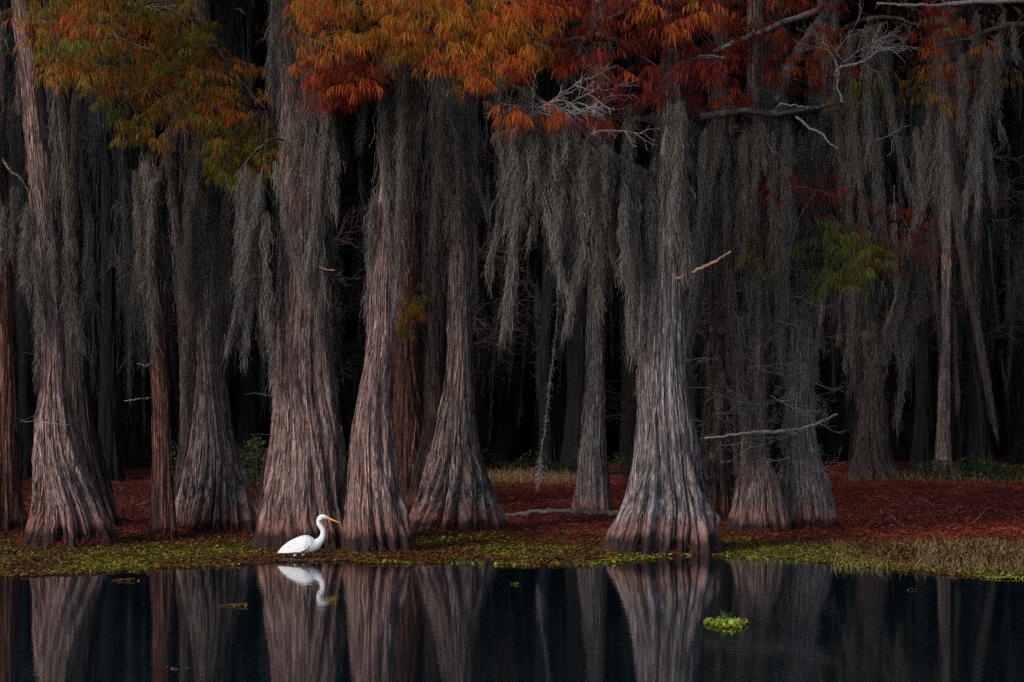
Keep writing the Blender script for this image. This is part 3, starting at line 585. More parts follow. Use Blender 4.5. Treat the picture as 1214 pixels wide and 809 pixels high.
crown(T12, [dict(poly=[(812, 20), (860, 0), (880, -25), (1010, -25), (985, 40), (1000, 80), (990, 92), (955, 110), (925, 92), (890, 112), (860, 138), (835, 136), (815, 110)], Y=Y12 - 1.1, ncl=60, hue=ro, limbs=[L12g, L12e, L12a]),
            dict(poly=[(890, 205), (985, 205), (1000, 240), (960, 242), (905, 240)], Y=Y12 - 1.7, ncl=18, hue=.1, limbs=[L12k], nf=8, nper=(2, 5)),
            dict(poly=[(985, 235), (1060, 225), (1115, 255), (1120, 305), (1060, 320), (1000, 290)], Y=Y12 - 1.0, ncl=36, hue=.08, limbs=[L12k], nf=8, nper=(2, 5)),
            dict(poly=[(975, 260), (1010, 270), (1055, 290), (1050, 315), (1000, 340), (970, 350), (975, 300)], Y=Y12 - 1.5, ncl=24, hue=1.0, limbs=[L12k], nper=(4, 8)),
            dict(poly=[(985, 100), (1030, 85), (1050, 130), (1000, 140)], Y=Y12 - .8, ncl=12, hue=.78, limbs=[L12j])], [((5, Y12, 10.6), 3.2, 3, 1.6, 1100, .3)])
crown(T11, [dict(poly=[(878, 285), (940, 285), (940, 318), (880, 318)], Y=Y11 - .3, ncl=14, hue=.88, limbs=[L11b], nper=(3, 6))], [((4, Y11 + 1, 11), 2.5, 2.5, 1.5, 700, .4)])
crown(T16, [dict(poly=[(1092, 15), (1130, 5), (1165, 50), (1185, 90), (1160, 130), (1120, 150), (1095, 130), (1085, 70)], Y=T16.Y - 1.4, ncl=14, hue=lambda p: .48 + .25 * vn(p[0] / 30, p[1] / 30, 3), limbs=[L16b, L16a]),
            dict(poly=[(1100, 0), (1120, 0), (1118, 45), (1102, 45)], Y=T16.Y - 2, ncl=6, hue=.15, limbs=[L16a])], [((9.5, T16.Y, 10.8), 3.4, 3, 1.7, 1100, .4)])
crown(T1, [], [((-9.4, T1.Y, 11), 2.6, 3, 1.8, 900, .5)])
crown(T3, [], [((-8.5, T3.Y + 1, 12), 3, 3, 1.8, 800, .5)])
crown(T9, [], [((2, T9.Y, 12), 3, 3, 1.8, 800, .4)])
crown(T8c, [dict(poly=[(470, 340), (500, 345), (498, 385), (475, 395)], Y=T8c.Y - .8, ncl=9, hue=.72, limbs=None)], [((-2, T8c.Y, 12), 3, 3, 1.8, 700, .5)])

# --- spanish moss
def moss(T, fn):
    g = Geo(); fn(g); part(T, g, 'spanish_moss', MOSS)
def z_(py, Y): return CAMH - (py - HY) / FPX * Y
def hang(g, Y, pts, w=.12, v0=.45, dens=1.):
    """single beards: (px, top row, bottom row)"""
    for px, a, bb in pts:
        Yj = Y + random.gauss(0, .15); beard(g, W(px, a, Yj), z_(a, Yj) - z_(bb, Yj), w, int((95 * (z_(a, Yj) - z_(bb, Yj)) / .6 + 45) * dens), None, v0 + random.gauss(0, .05))
def line(g, Y, p0, p1, n, Lpx, w=.11, v0=.45, dens=1., yj=.25):
    cl = [random.random() for _ in range(max(2, n // 4))]
    for i in range(int(n * .42)):
        f = min(1, max(0, random.choice(cl) + random.gauss(0, .035))); px = p0[0] + (p1[0] - p0[0]) * f; py = p0[1] + (p1[1] - p0[1]) * f + random.gauss(0, 6)
        l = random.uniform(*Lpx) / FPX * Y * min(1.9, random.lognormvariate(0, .38))
        beard(g, W(px, py, Y + random.gauss(0, yj)), l, w * random.uniform(.3, 1.0), int((95 * l / .6 + 40) * dens), None, v0 + random.gauss(0, .07))
def m2(g):
    trunk_moss(g, T2, z_(360, Y2), z_(230, Y2), 396, .42, .05)
    hang(g, Y2 - .2, [(32, 290, 365), (40, 285, 400), (26, 280, 350), (62, 290, 350), (76, 290, 420), (84, 280, 400), (80, 320, 470), (46, 330, 460)], .09, .42)
    line(g, Y2 + .2, (-10, 190), (40, 250), 12, (60, 150), .12, .35)
moss(T2, m2)
def m1(g):
    trunk_moss(g, T1, z_(380, T1.Y), z_(0, T1.Y), 936, .4, .08); line(g, T1.Y - .3, (-10, 20), (28, 60), 14, (60, 220), .14, .38); line(g, T1.Y - .2, (-10, 230), (25, 260), 8, (50, 110), .1, .4)
moss(T1, m1)
def m3(g):
    trunk_moss(g, T3, z_(420, T3.Y), z_(0, T3.Y), 1080, .36, .12); line(g, T3.Y - .2, (60, 90), (120, 120), 16, (60, 240), .16, .36); line(g, T3.Y - .2, (85, 250), (118, 260), 8, (60, 160), .12, .36)
moss(T3, m3)
def m4(g):
    Y = T4.Y - .15
    hang(g, Y, [(166, 205, 390), (172, 190, 420), (178, 230, 400), (164, 280, 430), (160, 200, 330), (171, 300, 440), (184, 200, 310), (176, 180, 300), (181, 210, 345)], .11, .46); hang(g, Y, [(139, 235, 305), (140, 300, 352)], .03, .5, .5)
    trunk_moss(g, T4, z_(340, T4.Y), z_(180, T4.Y), 324, .42, .06)
moss(T4, m4)
def m5(g):
    trunk_moss(g, T5, z_(420, Y5), z_(120, Y5), 1296, .44, .07); line(g, Y5 - .3, (222, 190), (275, 200), 22, (80, 230), .12, .46); hang(g, Y5 - .3, [(268, 215, 360), (274, 220, 390), (264, 250, 380), (222, 230, 370), (228, 240, 350), (250, 250, 370)], .1, .46)
moss(T5, m5)
def m5b(g): trunk_moss(g, T5b, z_(440, T5b.Y), z_(100, T5b.Y), 936, .38, .08); line(g, T5b.Y, (198, 150), (230, 170), 14, (80, 240), .14, .38)
moss(T5b, m5b)
def m6(g):
    trunk_moss(g, T6, z_(470, Y6), z_(0, Y6), 3420, .45, .06, (.15, .45)); trunk_moss(g, T6, z_(600, Y6), z_(350, Y6), 540, .42, .03, (.1, .3))
    line(g, Y6 - .5, (340, 90), (392, 70), 34, (90, 260), .13, .45); line(g, Y6 - .4, (325, -20), (350, -20), 10, (60, 200), .12, .42)
    hang(g, Y6 - .8, [(285, 200, 345), (292, 195, 380), (298, 210, 420), (305, 205, 395), (300, 270, 440), (310, 200, 330), (318, 330, 460), (322, 380, 470), (315, 250, 400), (290, 240, 360), (296, 260, 430), (328, 190, 330)], .09, .52)
    hang(g, Y6 - .2, [(392, 130, 330), (398, 120, 260), (388, 330, 400), (394, 300, 380)], .1, .42)
moss(T6, m6)
def m7(g):
    trunk_moss(g, T7, z_(330, Y7), z_(40, Y7), 2160, .5, .09, (.15, .45)); line(g, Y7 - .3, (452, 80), (490, 75), 26, (70, 200), .11, .5); line(g, Y7 - .2, (440, 230), (452, 210), 8, (60, 150), .08, .46); line(g, Y7 + .3, (405, 110), (440, 110), 5, (60, 110), .09, .42)
    trunk_moss(g, T7, z_(470, Y7), z_(300, Y7), 252, .42, .02, (.1, .3), (2.2, 4.2))
moss(T7, m7)
def m8(g):
    trunk_moss(g, T8, z_(350, Y8), z_(60, Y8), 1872, .5, .09, (.15, .45)); line(g, Y8 - .3, (505, 110), (560, 120), 26, (60, 200), .11, .5); line(g, Y8 - .3, (495, 90), (540, 120), 8, (40, 110), .1, .55)
moss(T8, m8)
def m8b(g): trunk_moss(g, T8b, z_(480, T8b.Y), z_(60, T8b.Y), 1296, .38, .10); line(g, T8b.Y, (490, 180), (525, 180), 10, (80, 240), .12, .38)
moss(T8b, m8b)
def m8c(g): trunk_moss(g, T8c, z_(480, T8c.Y), z_(60, T8c.Y), 1008, .34, .12); line(g, T8c.Y, (462, 130), (504, 130), 12, (120, 330), .12, .34)
moss(T8c, m8c)
def m10(g):
    curtain(g, L10a, 44, (.6, 1.75), .13, .44, .3, 1., lambda f: .55 + .45 * math.sin(3.0 * f + .3))
    line(g, Y10 - .6, (590, 130), (700, 160), 46, (60, 190), .12, .42); line(g, Y10 - .5, (660, 165), (775, 200), 58, (90, 190), .13, .44); line(g, Y10 - .3, (730, 200), (815, 215), 26, (70, 150), .12, .5)
    line(g, Y10 - .4, (745, 130), (830, 120), 34, (60, 190), .12, .5); trunk_moss(g, T10, z_(400, Y10), z_(120, Y10), 1512, .5, .06, (.15, .4), (2., 5.)); trunk_moss(g, T10, z_(490, Y10), z_(300, Y10), 648, .46, .03, (.12, .32), (2.6, 4.5))
    hang(g, Y10 - .7, [(690, 230, 350), (700, 225, 335), (685, 250, 345), (738, 240, 345), (665, 220, 310), (612, 180, 270), (590, 150, 245)], .06, .46)
moss(T10, m10)
def m11(g):
    line(g, Y11 - .4, (835, 150), (905, 165), 52, (90, 260), .13, .5); trunk_moss(g, T11, z_(440, Y11), z_(100, Y11), 936, .46, .08); line(g, Y11 - .5, (900, 150), (950, 170), 30, (60, 200), .12, .5)
    for i in range(80):
        px, py = random.uniform(832, 985), random.uniform(350, 560); l = random.uniform(.12, .6)
        beard(g, W(px, py, Y11 - random.uniform(.1, .9)), l, random.uniform(.03, .08), int(25 + 50 * l), None, .42)
moss(T11, m11)
def m11a(g): trunk_moss(g, T11a, z_(520, T11a.Y), z_(100, T11a.Y), 1080, .38, .1); line(g, T11a.Y - .2, (825, 250), (870, 260), 16, (80, 250), .13, .4)
moss(T11a, m11a)
def m12(g):
    trunk_moss(g, T12, z_(400, Y12), z_(60, Y12), 1872, .52, .10, (.15, .45)); line(g, Y12 - .5, (930, 160), (1000, 170), 34, (80, 230), .13, .52); line(g, Y12 - .4, (945, 240), (990, 250), 18, (50, 130), .11, .5)
    line(g, Y12 - 1.2, (1000, 40), (1085, 30), 52, (70, 190), .13, .52); line(g, Y12 - 1., (990, 110), (1070, 100), 22, (50, 120), .1, .5); line(g, Y12 - 1.2, (925, 95), (950, 60), 12, (40, 90), .09, .48)
    line(g, Y12 - .2, (990, 290), (1110, 300), 26, (60, 170), .1, .34)
moss(T12, m12)
def m13(g): curtain(g, L13a, 16, (.6, 2.), .2, .42, .3); curtain(g, L13b, 16, (.6, 2.), .2, .42, .3); line(g, T13.Y, (975, 280), (1100, 280), 24, (60, 230), .2, .38); trunk_moss(g, T13, z_(545, T13.Y), z_(330, T13.Y), 432, .4, .12)
moss(T13, m13)
def m14(g): trunk_moss(g, T14, z_(340, T14.Y), z_(0, T14.Y), 500, .36, .08); line(g, T14.Y, (1100, 260), (1160, 270), 16, (60, 170), .2, .4); line(g, T14.Y - .6, (1108, 20), (1140, 30), 20, (120, 330), .2, .36)
moss(T14, m14)
def m16(g):
    Y = T16.Y - 1.6
    line(g, Y, (1135, 70), (1175, 60), 24, (60, 160), .12, .56); line(g, Y, (1150, 20), (1205, 15), 16, (60, 140), .10, .52)
    hang(g, Y, [(1110, 140, 215), (1118, 135, 310), (1116, 150, 300), (1122, 145, 240), (1160, 120, 255), (1157, 110, 270), (1165, 100, 225), (1182, 40, 130), (1100, 140, 205), (1128, 10, 70), (1108, 180, 285), (1086, 150, 250)], .08, .58)
moss(T16, m16)
def m9(g): trunk_moss(g, T9, z_(400, T9.Y), z_(0, T9.Y), 792, .4, .09)
moss(T9, m9)

# ================================================================== dim trees behind
BGG = 'dim cypresses crowding the dark behind the front row'
BGL = 'dim moss-draped cypress trunk in the dark forest behind the front row'
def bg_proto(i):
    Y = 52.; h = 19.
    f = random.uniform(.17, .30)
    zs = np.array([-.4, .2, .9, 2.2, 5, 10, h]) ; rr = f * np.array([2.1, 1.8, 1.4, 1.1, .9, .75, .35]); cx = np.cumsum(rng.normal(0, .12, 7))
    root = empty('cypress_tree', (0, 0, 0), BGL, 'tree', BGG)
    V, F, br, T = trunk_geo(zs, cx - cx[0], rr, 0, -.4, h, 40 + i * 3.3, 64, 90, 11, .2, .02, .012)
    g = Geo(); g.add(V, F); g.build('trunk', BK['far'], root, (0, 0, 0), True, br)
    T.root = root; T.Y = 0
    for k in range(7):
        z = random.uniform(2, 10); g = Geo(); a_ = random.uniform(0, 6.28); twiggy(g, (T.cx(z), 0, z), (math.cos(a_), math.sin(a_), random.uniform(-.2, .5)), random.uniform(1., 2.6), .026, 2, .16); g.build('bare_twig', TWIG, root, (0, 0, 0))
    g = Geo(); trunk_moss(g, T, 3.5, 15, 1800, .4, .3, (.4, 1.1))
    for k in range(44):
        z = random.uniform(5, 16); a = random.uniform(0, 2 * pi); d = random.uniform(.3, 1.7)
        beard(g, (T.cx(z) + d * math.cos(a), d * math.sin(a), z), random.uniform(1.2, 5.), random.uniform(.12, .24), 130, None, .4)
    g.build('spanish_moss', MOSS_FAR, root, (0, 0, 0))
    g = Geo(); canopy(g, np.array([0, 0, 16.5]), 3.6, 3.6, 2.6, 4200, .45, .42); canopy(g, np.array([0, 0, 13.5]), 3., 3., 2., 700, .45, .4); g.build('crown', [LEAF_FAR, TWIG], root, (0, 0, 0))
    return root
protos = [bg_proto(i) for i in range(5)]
def copy_tree(o):
    r = o.copy(); COL.objects.link(r)
    for ch in o.children:
        c = ch.copy(); COL.objects.link(c); c.parent = r
    return r
spots = []
for Yr, n in ((50., 10), (54., 12), (58., 14), (63., 14)):
    for k in range(n):
        px = -60 + (k + .5 + random.uniform(-.38, .38)) * 1340 / n
        Y = Yr + random.uniform(-1.8, 1.8)
        if Y < 50.5 and px > 575: Y += 4.5
        spots.append((px, Y))
for i, (px, Y) in enumerate(spots):
    o = protos[i] if i < len(protos) else copy_tree(protos[i % len(protos)])
    o.location = ((px - CX) / FPX * Y, Y, float(gz(Y))); o.rotation_euler.z = random.uniform(0, 6.28); s = random.uniform(.75, 1.15); o.scale = (s, s, random.uniform(.9, 1.1))

# the forest closing behind, one dark mass; sides and overhead added to block sky light
g = Geo()
for ring in range(7):
    n = 900
    t = rng.random(n)
    ang = (t - .5) * 2
    X = ang * 46; Yb = 70 + 3 * ring - 8 * np.clip(np.abs(ang) - .55, 0, 1) ** 1.2 * 12
    P0 = np.stack([X + rng.normal(0, 1.5, n), Yb + rng.normal(0, .8, n), rng.uniform(1, 24, n)], 1)
    ln = rng.uniform(2, 6, n)
    strands(g, P0, ln, .35, rng.uniform(.5, 1.3, n), np.clip(rng.normal(.3, .12, n), 0, 1), 6)
for k in range(120):
    x = random.uniform(-46, 46); y = 68 + random.uniform(0, 18) - 8 * max(0, abs(x / 46) - .55) ** 1.2 * 12
    r = random.uniform(.2, .5); tube(g, smooth_path([(x, y, .2), (x + random.gauss(0, .2), y, 1.6), (x + random.gauss(0, .4), y, 8), (x + random.gauss(0, .8), y, 24)], 14), np.interp(np.linspace(0, 1, 14), [0, .1, 1], [r * 1.8, r, r * .5]), 10, .35)
canopy(g, np.array([0, 78, 4.]), 46, 7, 4.5, 9000, .25, 1.3)
for sx in (-1, 1):
    canopy(g, np.array([sx * 31., 52, 10.]), 8, 26, 15, 20000, .25, 1.4)  # side masses out of view, added to keep sky light out
canopy(g, np.array([0, 60, 19.]), 34, 22, 3.5, 30000, .25, .8)  # overhead leaves added to stop sky light from above
canopy(g, np.array([0, 84, 12.]), 60, 4, 17, 30000, .25, 1.5)
canopy(g, np.array([0, 92, 10.]), 70, 3, 22, 30000, .25, 2.2)
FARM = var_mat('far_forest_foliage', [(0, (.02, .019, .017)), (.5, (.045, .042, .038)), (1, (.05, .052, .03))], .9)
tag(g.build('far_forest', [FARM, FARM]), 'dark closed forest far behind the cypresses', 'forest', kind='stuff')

# shrubs at the back of the bank
def shrub(px0, px1, py0, py1, Y, n, hue, label, lsz=.10):
    a, bb = W(px0, py1, Y), W(px1, py0, Y); c = (a + bb) / 2; c[2] = max(c[2], gz(Y) + .1)
    root = empty('shrub', (float(c[0]), Y, float(gz(Y))), label, 'shrub', 'shrubs at the back of the bank')
    g = Geo(); hw, hh = (bb[0] - a[0]) / 2, (bb[2] - a[2])
    P0 = np.stack([c[0] + rng.normal(0, .5, n) * hw, Y + rng.normal(0, .4, n), gz(Y) + hh * rng.random(n) ** .8 * (.55 + .45 * vn(rng.random(n) * 0 + np.arange(n) * 0, 0, 0))], 1)
    P0[:, 2] = gz(Y) + hh * rng.random(n) * (.5 + .5 * vn(P0[:, 0] * 2.2, Y, 0))
    k = 3; t = np.linspace(0, 1, k); D = hdirs(n) * rng.uniform(.5, 1.3, (n, 1)) * lsz
    P = P0[:, None] + D[:, None] * t[None, :, None]; P[..., 2] -= lsz * .5 * (t ** 2)[None] * rng.uniform(-.6, 1.5, (n, 1))
    ribbons(g, P, lsz * .45 * np.array([.5, 1, .15])[None] * np.ones((n, 1)), hdirs(n), np.clip(hue + rng.normal(0, .2, n), 0, 1)); g.build('foliage', BUSH, root, root.location)
    for q in range(9):
        g = Geo(); p = P0[rng.integers(0, n)]; s = np.array([c[0] + (p[0] - c[0]) * .7, p[1], gz(Y) - .05]); tube(g, smooth_path([s, (s + p) / 2 + rng.normal(0, .04, 3), p], 6), np.linspace(.014, .006, 6), 5, .2)
        g.build('stem', TWIG, root, root.location)
shrub(1068, 1150, 528, 566, 48.6, 1500, .65, 'low green shrub at the back of the red bank, right of the forked cypress')
shrub(1140, 1240, 520, 566, 48.4, 1900, .7, 'green shrub cut by the right edge at the back of the red bank')
shrub(560, 640, 500, 562, 50.2, 1500, .35, 'dark shrub behind the pale grass left of the hanging moss strand')
shrub(640, 690, 520, 562, 50.4, 900, .3, 'dark shrub behind the pale grass left of the lone slim cypress')
shrub(722, 765, 528, 572, 48.4, 900, .5, 'dim shrub between the lone slim cypress and the skirted trunk')
shrub(278, 322, 500, 580, 45.5, 1500, .75, 'green lit shrub in the gap left of the egret trunk')
shrub(195, 240, 505, 570, 46.5, 800, .6, 'dim green shrub in the gap left of the fan-footed trunk')
shrub(396, 420, 400, 470, 47., 300, .9, 'small yellow-green shrub beside the broad egret trunk') if False else None

# ================================================================== things on the bank
# fallen log
g = Geo(); Yl = 35.2
P = smooth_path([W(586, 614, Yl + .3), W(620, 609, Yl), W(660, 606, Yl - .1), W(700, 608, Yl - .2), W(742, 609, Yl - .3)], 40) + rng.normal(0, .012, (40, 3))
tube(g, P, np.interp(np.linspace(0, 1, 40), [0, .3, .6, 1], [.03, .05, .045, .06]), 14, .5, 0, .35)
root = empty('fallen_log', tuple(P[20]), 'pale mossy fallen log lying in front of the lone slim cypress', 'log')
g.build('log_stem', limb_mat('log_bark', (.03, .024, .02), (.13, .11, .09), (.15, .16, .08)), root, root.location)
for px, dx in ((632, -.1), (668, .12), (672, -.15), (700, .1), (728, -.08)):
    g = Geo(); p = W(px, 608, Yl - .12); tube(g, smooth_path([p, p + (dx, -.15, -.05), p + (dx * 1.6, -.25, -.22)], 7), np.linspace(.025, .01, 7), 6, .2)
    g.build('branch_stub', TWIG, root, root.location)

# long strand of moss hanging in the gap
Ys = 31.; g = Geo()
ax = smooth_path([W(663, 300, Ys), W(660, 340, Ys), W(654, 400, Ys), (W(648, 455, Ys)), W(641, 510, Ys), W(635, 560, Ys), W(633, 578, Ys)], 60) + np.cumsum(rng.normal(0, .006, (60, 3)), 0) * np.array([1, 1, 0])
tube(g, ax, .006, 5, .75)
dens = np.interp(np.linspace(0, 1, 60), [0, .2, .35, .45, .55, .72, .8, .9, 1], [.2, .7, .5, 1.4, 1.5, .7, 3.2, 1.2, .6])
idx = rng.choice(60, 620, p=dens / dens.sum()); n = len(idx)
D = rng.normal(0, 1, (n, 3)) * np.array([1, 1, .9]) * (.012 + .014 * dens[idx] * rng.uniform(.2, 1.8, n))[:, None]; t = np.linspace(0, 1, 4)
P = ax[idx][:, None] + D[:, None] * t[None, :, None]; P[..., 2] -= (.04 * t ** 2)[None]
ribbons(g, P, np.full((n, 4), .0075), hdirs(n), np.clip(rng.normal(.82, .1, n), 0, .93))
for k in range(16):
    q = ax[int(rng.choice(60, p=dens / dens.sum()))]; twiggy(g, q, rng.normal(0, 1, 3), .10, .004, 1, .85)
o = g.build('moss_strand', TWIG, None, tuple(ax[0])); tag(o, 'long thin pale strand of moss hanging in the dark gap', 'moss strand')

# floating plant mat
ex = [-200, 0, 130, 300, 330, 400, 430, 560, 640, 700, 760, 790, 830, 860, 930, 1000, 1100, 1214, 1400]
ey = [684, 683, 678, 671, 666, 664, 667, 670, 671, 672, 664, 659, 658, 662, 664, 670, 680, 684, 686]
def edgeY(X):
    Y = np.full(np.shape(X), 25.)
    for _ in range(4):
        px = X / Y * FPX + CX; Y = CAMH * FPX / (np.interp(px, ex, ey) - HY)
    return Y
n = 150000
X = rng.uniform(-9.5, 9.5, n); e = edgeY(X) + .35 * vn(X * 1.1, 3., 0) + .16 * vn(X * 4, 7., 0)
dd = rng.random(n) ** 1.1 * 9.; Y = e + dd
pat = vn(X * 1.3, Y * .55, 11.) + .6 * vn(X * 3.2, Y * 1.3, 4.)
keep = (rng.random(n) < np.clip(1.5 - dd / 7., 0, 1)) & (pat + .9 + np.clip(dd * 1.5, 0, 1) * .6 > rng.random(n) * 1.3) & (Y > 22)
X, Y, dd, pat = X[keep], Y[keep], dd[keep], pat[keep]; n = len(X)
gb = vn(X * .9 + 7, Y * .4, 2.) + .5 * vn(X * 2.6, Y * 1.1, 8.)
var = np.clip(np.where(gb < -.35, .42, .58) + .2 * gb + rng.normal(0, .11, n) - .02 * np.clip(dd - 4, 0, 4) + .10 * np.exp(-dd * 2.2), 0, 1)
var = np.where(rng.random(n) < .18 + .03 * dd, rng.uniform(0, .35, n), var)
Z = np.maximum(ground_z(X, Y), 0) + rng.uniform(.004, .03, n)
def discs(g, X, Y, Z, sz, var, tilt=.28):
    n = len(X); a = np.arange(6) * pi / 3
    tx, ty = rng.normal(0, tilt, n), rng.normal(-.1, tilt, n); rot = rng.uniform(0, 6.28, n)
    ca, sa = np.cos(a[None] + rot[:, None]) * sz[:, None], np.sin(a[None] + rot[:, None]) * sz[:, None] * .85
    V = np.stack([X[:, None] + ca, Y[:, None] + sa, Z[:, None] + np.clip(tx[:, None] * ca + ty[:, None] * sa, -.02, 1)], -1).reshape(-1, 3)
    i = np.arange(n)[:, None] * 6; F = np.concatenate([i + np.array([[0, 1, 2, 3]]), i + np.array([[0, 3, 4, 5]])]); g.add(V, F, np.repeat(var, 6))
g = Geo(); discs(g, X, Y, Z, rng.uniform(.010, .026, n), var)
cl = [(x, 1) for x in rng.uniform(-8.5, 8.5, 46)]                 # brighter clumps along the outer edge
for x, _ in cl:
    y0 = float(edgeY(np.array([x]))[0]) + random.uniform(-.15, .5); q = random.randint(8, 34)
    discs(g, x + rng.normal(0, .12, q), y0 + rng.normal(0, .12, q), rng.uniform(.006, .03, q), rng.uniform(.014, .03, q), np.clip(rng.normal(.82, .1, q), 0, 1), .35)
tag(g.build('floating_plants', MAT_PL, smooth=False), 'mat of small green and brown floating plants along the water edge', 'floating plants', kind='stuff')

# fallen needles on the bank
n = 70000
Y = 30.5 + 19 * rng.random(n) ** 1.2; X = rng.uniform(-1, 1, n) * (Y * .31)
P0 = np.stack([X, Y, ground_z(X, Y) + rng.uniform(.004, .05, n)], 1)
k = 3; t = np.linspace(0, 1, k); D = hdirs(n) * rng.uniform(.05, .16, (n, 1))
P = P0[:, None] + D[:, None] * t[None, :, None]; P[..., 2] += (rng.normal(0, .03, (n, 1)) * t[None]); P[:, 1, 2] += rng.normal(0, .012, n)
S3 = np.stack([-D[:, 1], D[:, 0], rng.normal(0, .06, n)], 1); S3 /= np.linalg.norm(S3, axis=1)[:, None]
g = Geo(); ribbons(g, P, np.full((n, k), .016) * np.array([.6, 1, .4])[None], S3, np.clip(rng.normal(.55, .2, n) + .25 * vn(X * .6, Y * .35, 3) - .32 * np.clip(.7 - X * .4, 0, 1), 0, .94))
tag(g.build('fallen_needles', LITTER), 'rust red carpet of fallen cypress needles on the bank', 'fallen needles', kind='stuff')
# rusty needles caught round the tree feet
def skirt(T, n=500, hi=.22, name='needle_litter'):
    a = rng.uniform(-pi, 0.2, n); z = float(gz(T.Y)) + rng.uniform(0, hi, n) ** 1.0 * rng.random(n)
    r = T.r(z) * rng.uniform(1.0, 1.12, n) + .02
    P0 = np.stack([T.cx(z) + r * np.cos(a), T.cy(z) + r * np.sin(a), np.maximum(z, .01)], 1); D = rng.normal(0, .05, (n, 3)); D[:, 2] -= .02
    P = P0[:, None] + D[:, None] * np.linspace(0, 1, 3)[None, :, None]; P[..., 2] = np.maximum(P[..., 2], .005)
    g = Geo(); ribbons(g, P, np.full((n, 3), .009), hdirs(n), np.clip(rng.normal(.42, .2, n), 0, .94)); tag(part(T, g, name, LITTER), kind='stuff')
for T, n in ((T2, 900), (T5, 700), (T8, 900), (T10, 420), (T12, 1400), (T7, 300), (T11, 400), (T3, 300), (T4, 250)): skirt(T, n, .30 if T is T12 else .2)

# grasses
def blades(g, X, Y, h, hue, wd=.010, bend=.6, z=None):
    n = len(X); k = 5; t = np.linspace(0, 1, k); D = hdirs(n) * (h * bend * rng.uniform(.1, 1.2, n))[:, None]
    P0 = np.stack([X, Y, np.maximum(ground_z(X, Y), 0) if z is None else z], 1)
    P = P0[:, None] + D[:, None] * (t ** 1.7)[None, :, None]; P[..., 2] += h[:, None] * (t - .38 * t ** 2.5 * rng.uniform(0, 2, (n, 1)))
    ribbons(g, P, wd * np.array([.8, 1, .9, .6, .2])[None] * rng.uniform(.6, 1.2, (n, 1)), hdirs(n), hue)
g = Geo()
n = 1400; px = rng.uniform(1080, 1300, n); py = rng.uniform(640, 680, n); Y = np.array([Yhit(p) if p < 667 else CAMH * FPX / (p - HY) for p in py]); X = (px - CX) / FPX * Y
k_ = vn(X * 2.2, Y * 1.2, 3.) + np.clip((px - 1090) / 80, -.6, .5) > rng.uniform(-.6, .5, n)
blades(g, X[k_], Y[k_], rng.uniform(.05, .20, k_.sum()), np.clip(rng.normal(.3, .16, k_.sum()), 0, .8), .010, .9)
n = 1500; px = rng.uniform(985, 1110, n); py = rng.uniform(642, 676, n); Y = np.array([Yhit(p) if p < 667 else CAMH * FPX / (p - HY) for p in py]); X = (px - CX) / FPX * Y
k_ = vn(X * 3., Y * 1.6, 5.) > rng.uniform(-.3, .7, n)
blades(g, X[k_], Y[k_], rng.uniform(.05, .20, k_.sum()), np.clip(rng.normal(.55, .25, k_.sum()), 0, 1), .009, .8)
n = 900; px = rng.uniform(860, 1000, n); py = rng.uniform(645, 668, n); Y = np.array([Yhit(p) for p in py]); X = (px - CX) / FPX * Y
blades(g, X, Y, rng.uniform(.03, .09, n), np.clip(rng.normal(.75, .2, n), 0, 1), .008, .8)
tag(g.build('shore_grass', GRASS), 'tufts of dry brown and green grass along the right shore', 'grass', kind='stuff')
g = Geo(); n = 1500; px = rng.uniform(574, 692, n); Y = rng.uniform(46.5, 49.5, n); X = (px - CX) / FPX * Y
blades(g, X, Y, rng.uniform(.12, .42, n), np.clip(rng.normal(.25, .12, n), 0, .6), .014, .9)
n = 500; px = rng.uniform(1000, 1230, n); Y = rng.uniform(47., 49., n); X = (px - CX) / FPX * Y
blades(g, X, Y, rng.uniform(.1, .4, n), np.clip(rng.normal(.6, .3, n), 0, 1), .014, .8)
tag(g.build('pale_grass', GRASS), 'band of pale dry grass at the back of the red bank', 'grass', kind='stuff')
# dry twigs lying on the bank
for px, py, dx, lab in ((1030, 592, 1, 'pale curled twig lying high on the red bank'), (1128, 606, .6, 'forked pale twig on the red bank near the right edge'), (1108, 600, -.5, 'short bent twig left of the forked twig on the red bank'), (1075, 625, -.8, 'thin twig sticking up low on the red bank'), (160, 600, 1, 'pale twig on the red ground left of the thin snag'), (1150, 622, .7, 'low twig on the red bank at the right')):
    Y = Yhit(py); g = Geo(); p = W(px, py, Y); p[2] = ground_z(np.array([p[0]]), np.array([Y]))[0] + .02
    twiggy(g, p, (dx, .2, .28), random.uniform(.3, .55), .007, 1, .9); tag(g.build('twig', TWIG, None, tuple(p)), lab, 'twig', 'twigs lying on the red bank')

# green clump floating on the open water
c = W(862, 741, CAMH * FPX / (741 - HY)); c[2] = 0
root = empty('floating_clump', tuple(c), 'bright green plant clump with grass tuft floating alone on the dark water', 'floating plant')
g = Geo(); n = 420; a = rng.uniform(0, 6.28, n); r = rng.random(n) ** .55
X, Y = c[0] + r * np.cos(a) * .19 * (1 + .2 * np.sin(3 * a)), c[1] + r * np.sin(a) * .34
discs(g, X, Y, rng.uniform(.004, .035, n) + .02 * (1 - r), rng.uniform(.010, .022, n), np.clip(rng.normal(.88, .12, n), 0, 1), .6); g.build('leaves', MAT_PL, root, root.location, False)
g = Geo(); n = 70; a = rng.normal(0, .028, (n, 2)); blades(g, c[0] - .005 + a[:, 0], c[1] + a[:, 1], rng.uniform(.06, .17, n) * np.exp(-np.abs(a[:, 0]) * 8), np.full(n, 1.), .007, .5, np.zeros(n) + .02); g.build('grass_tuft', GRASS, root, root.location)

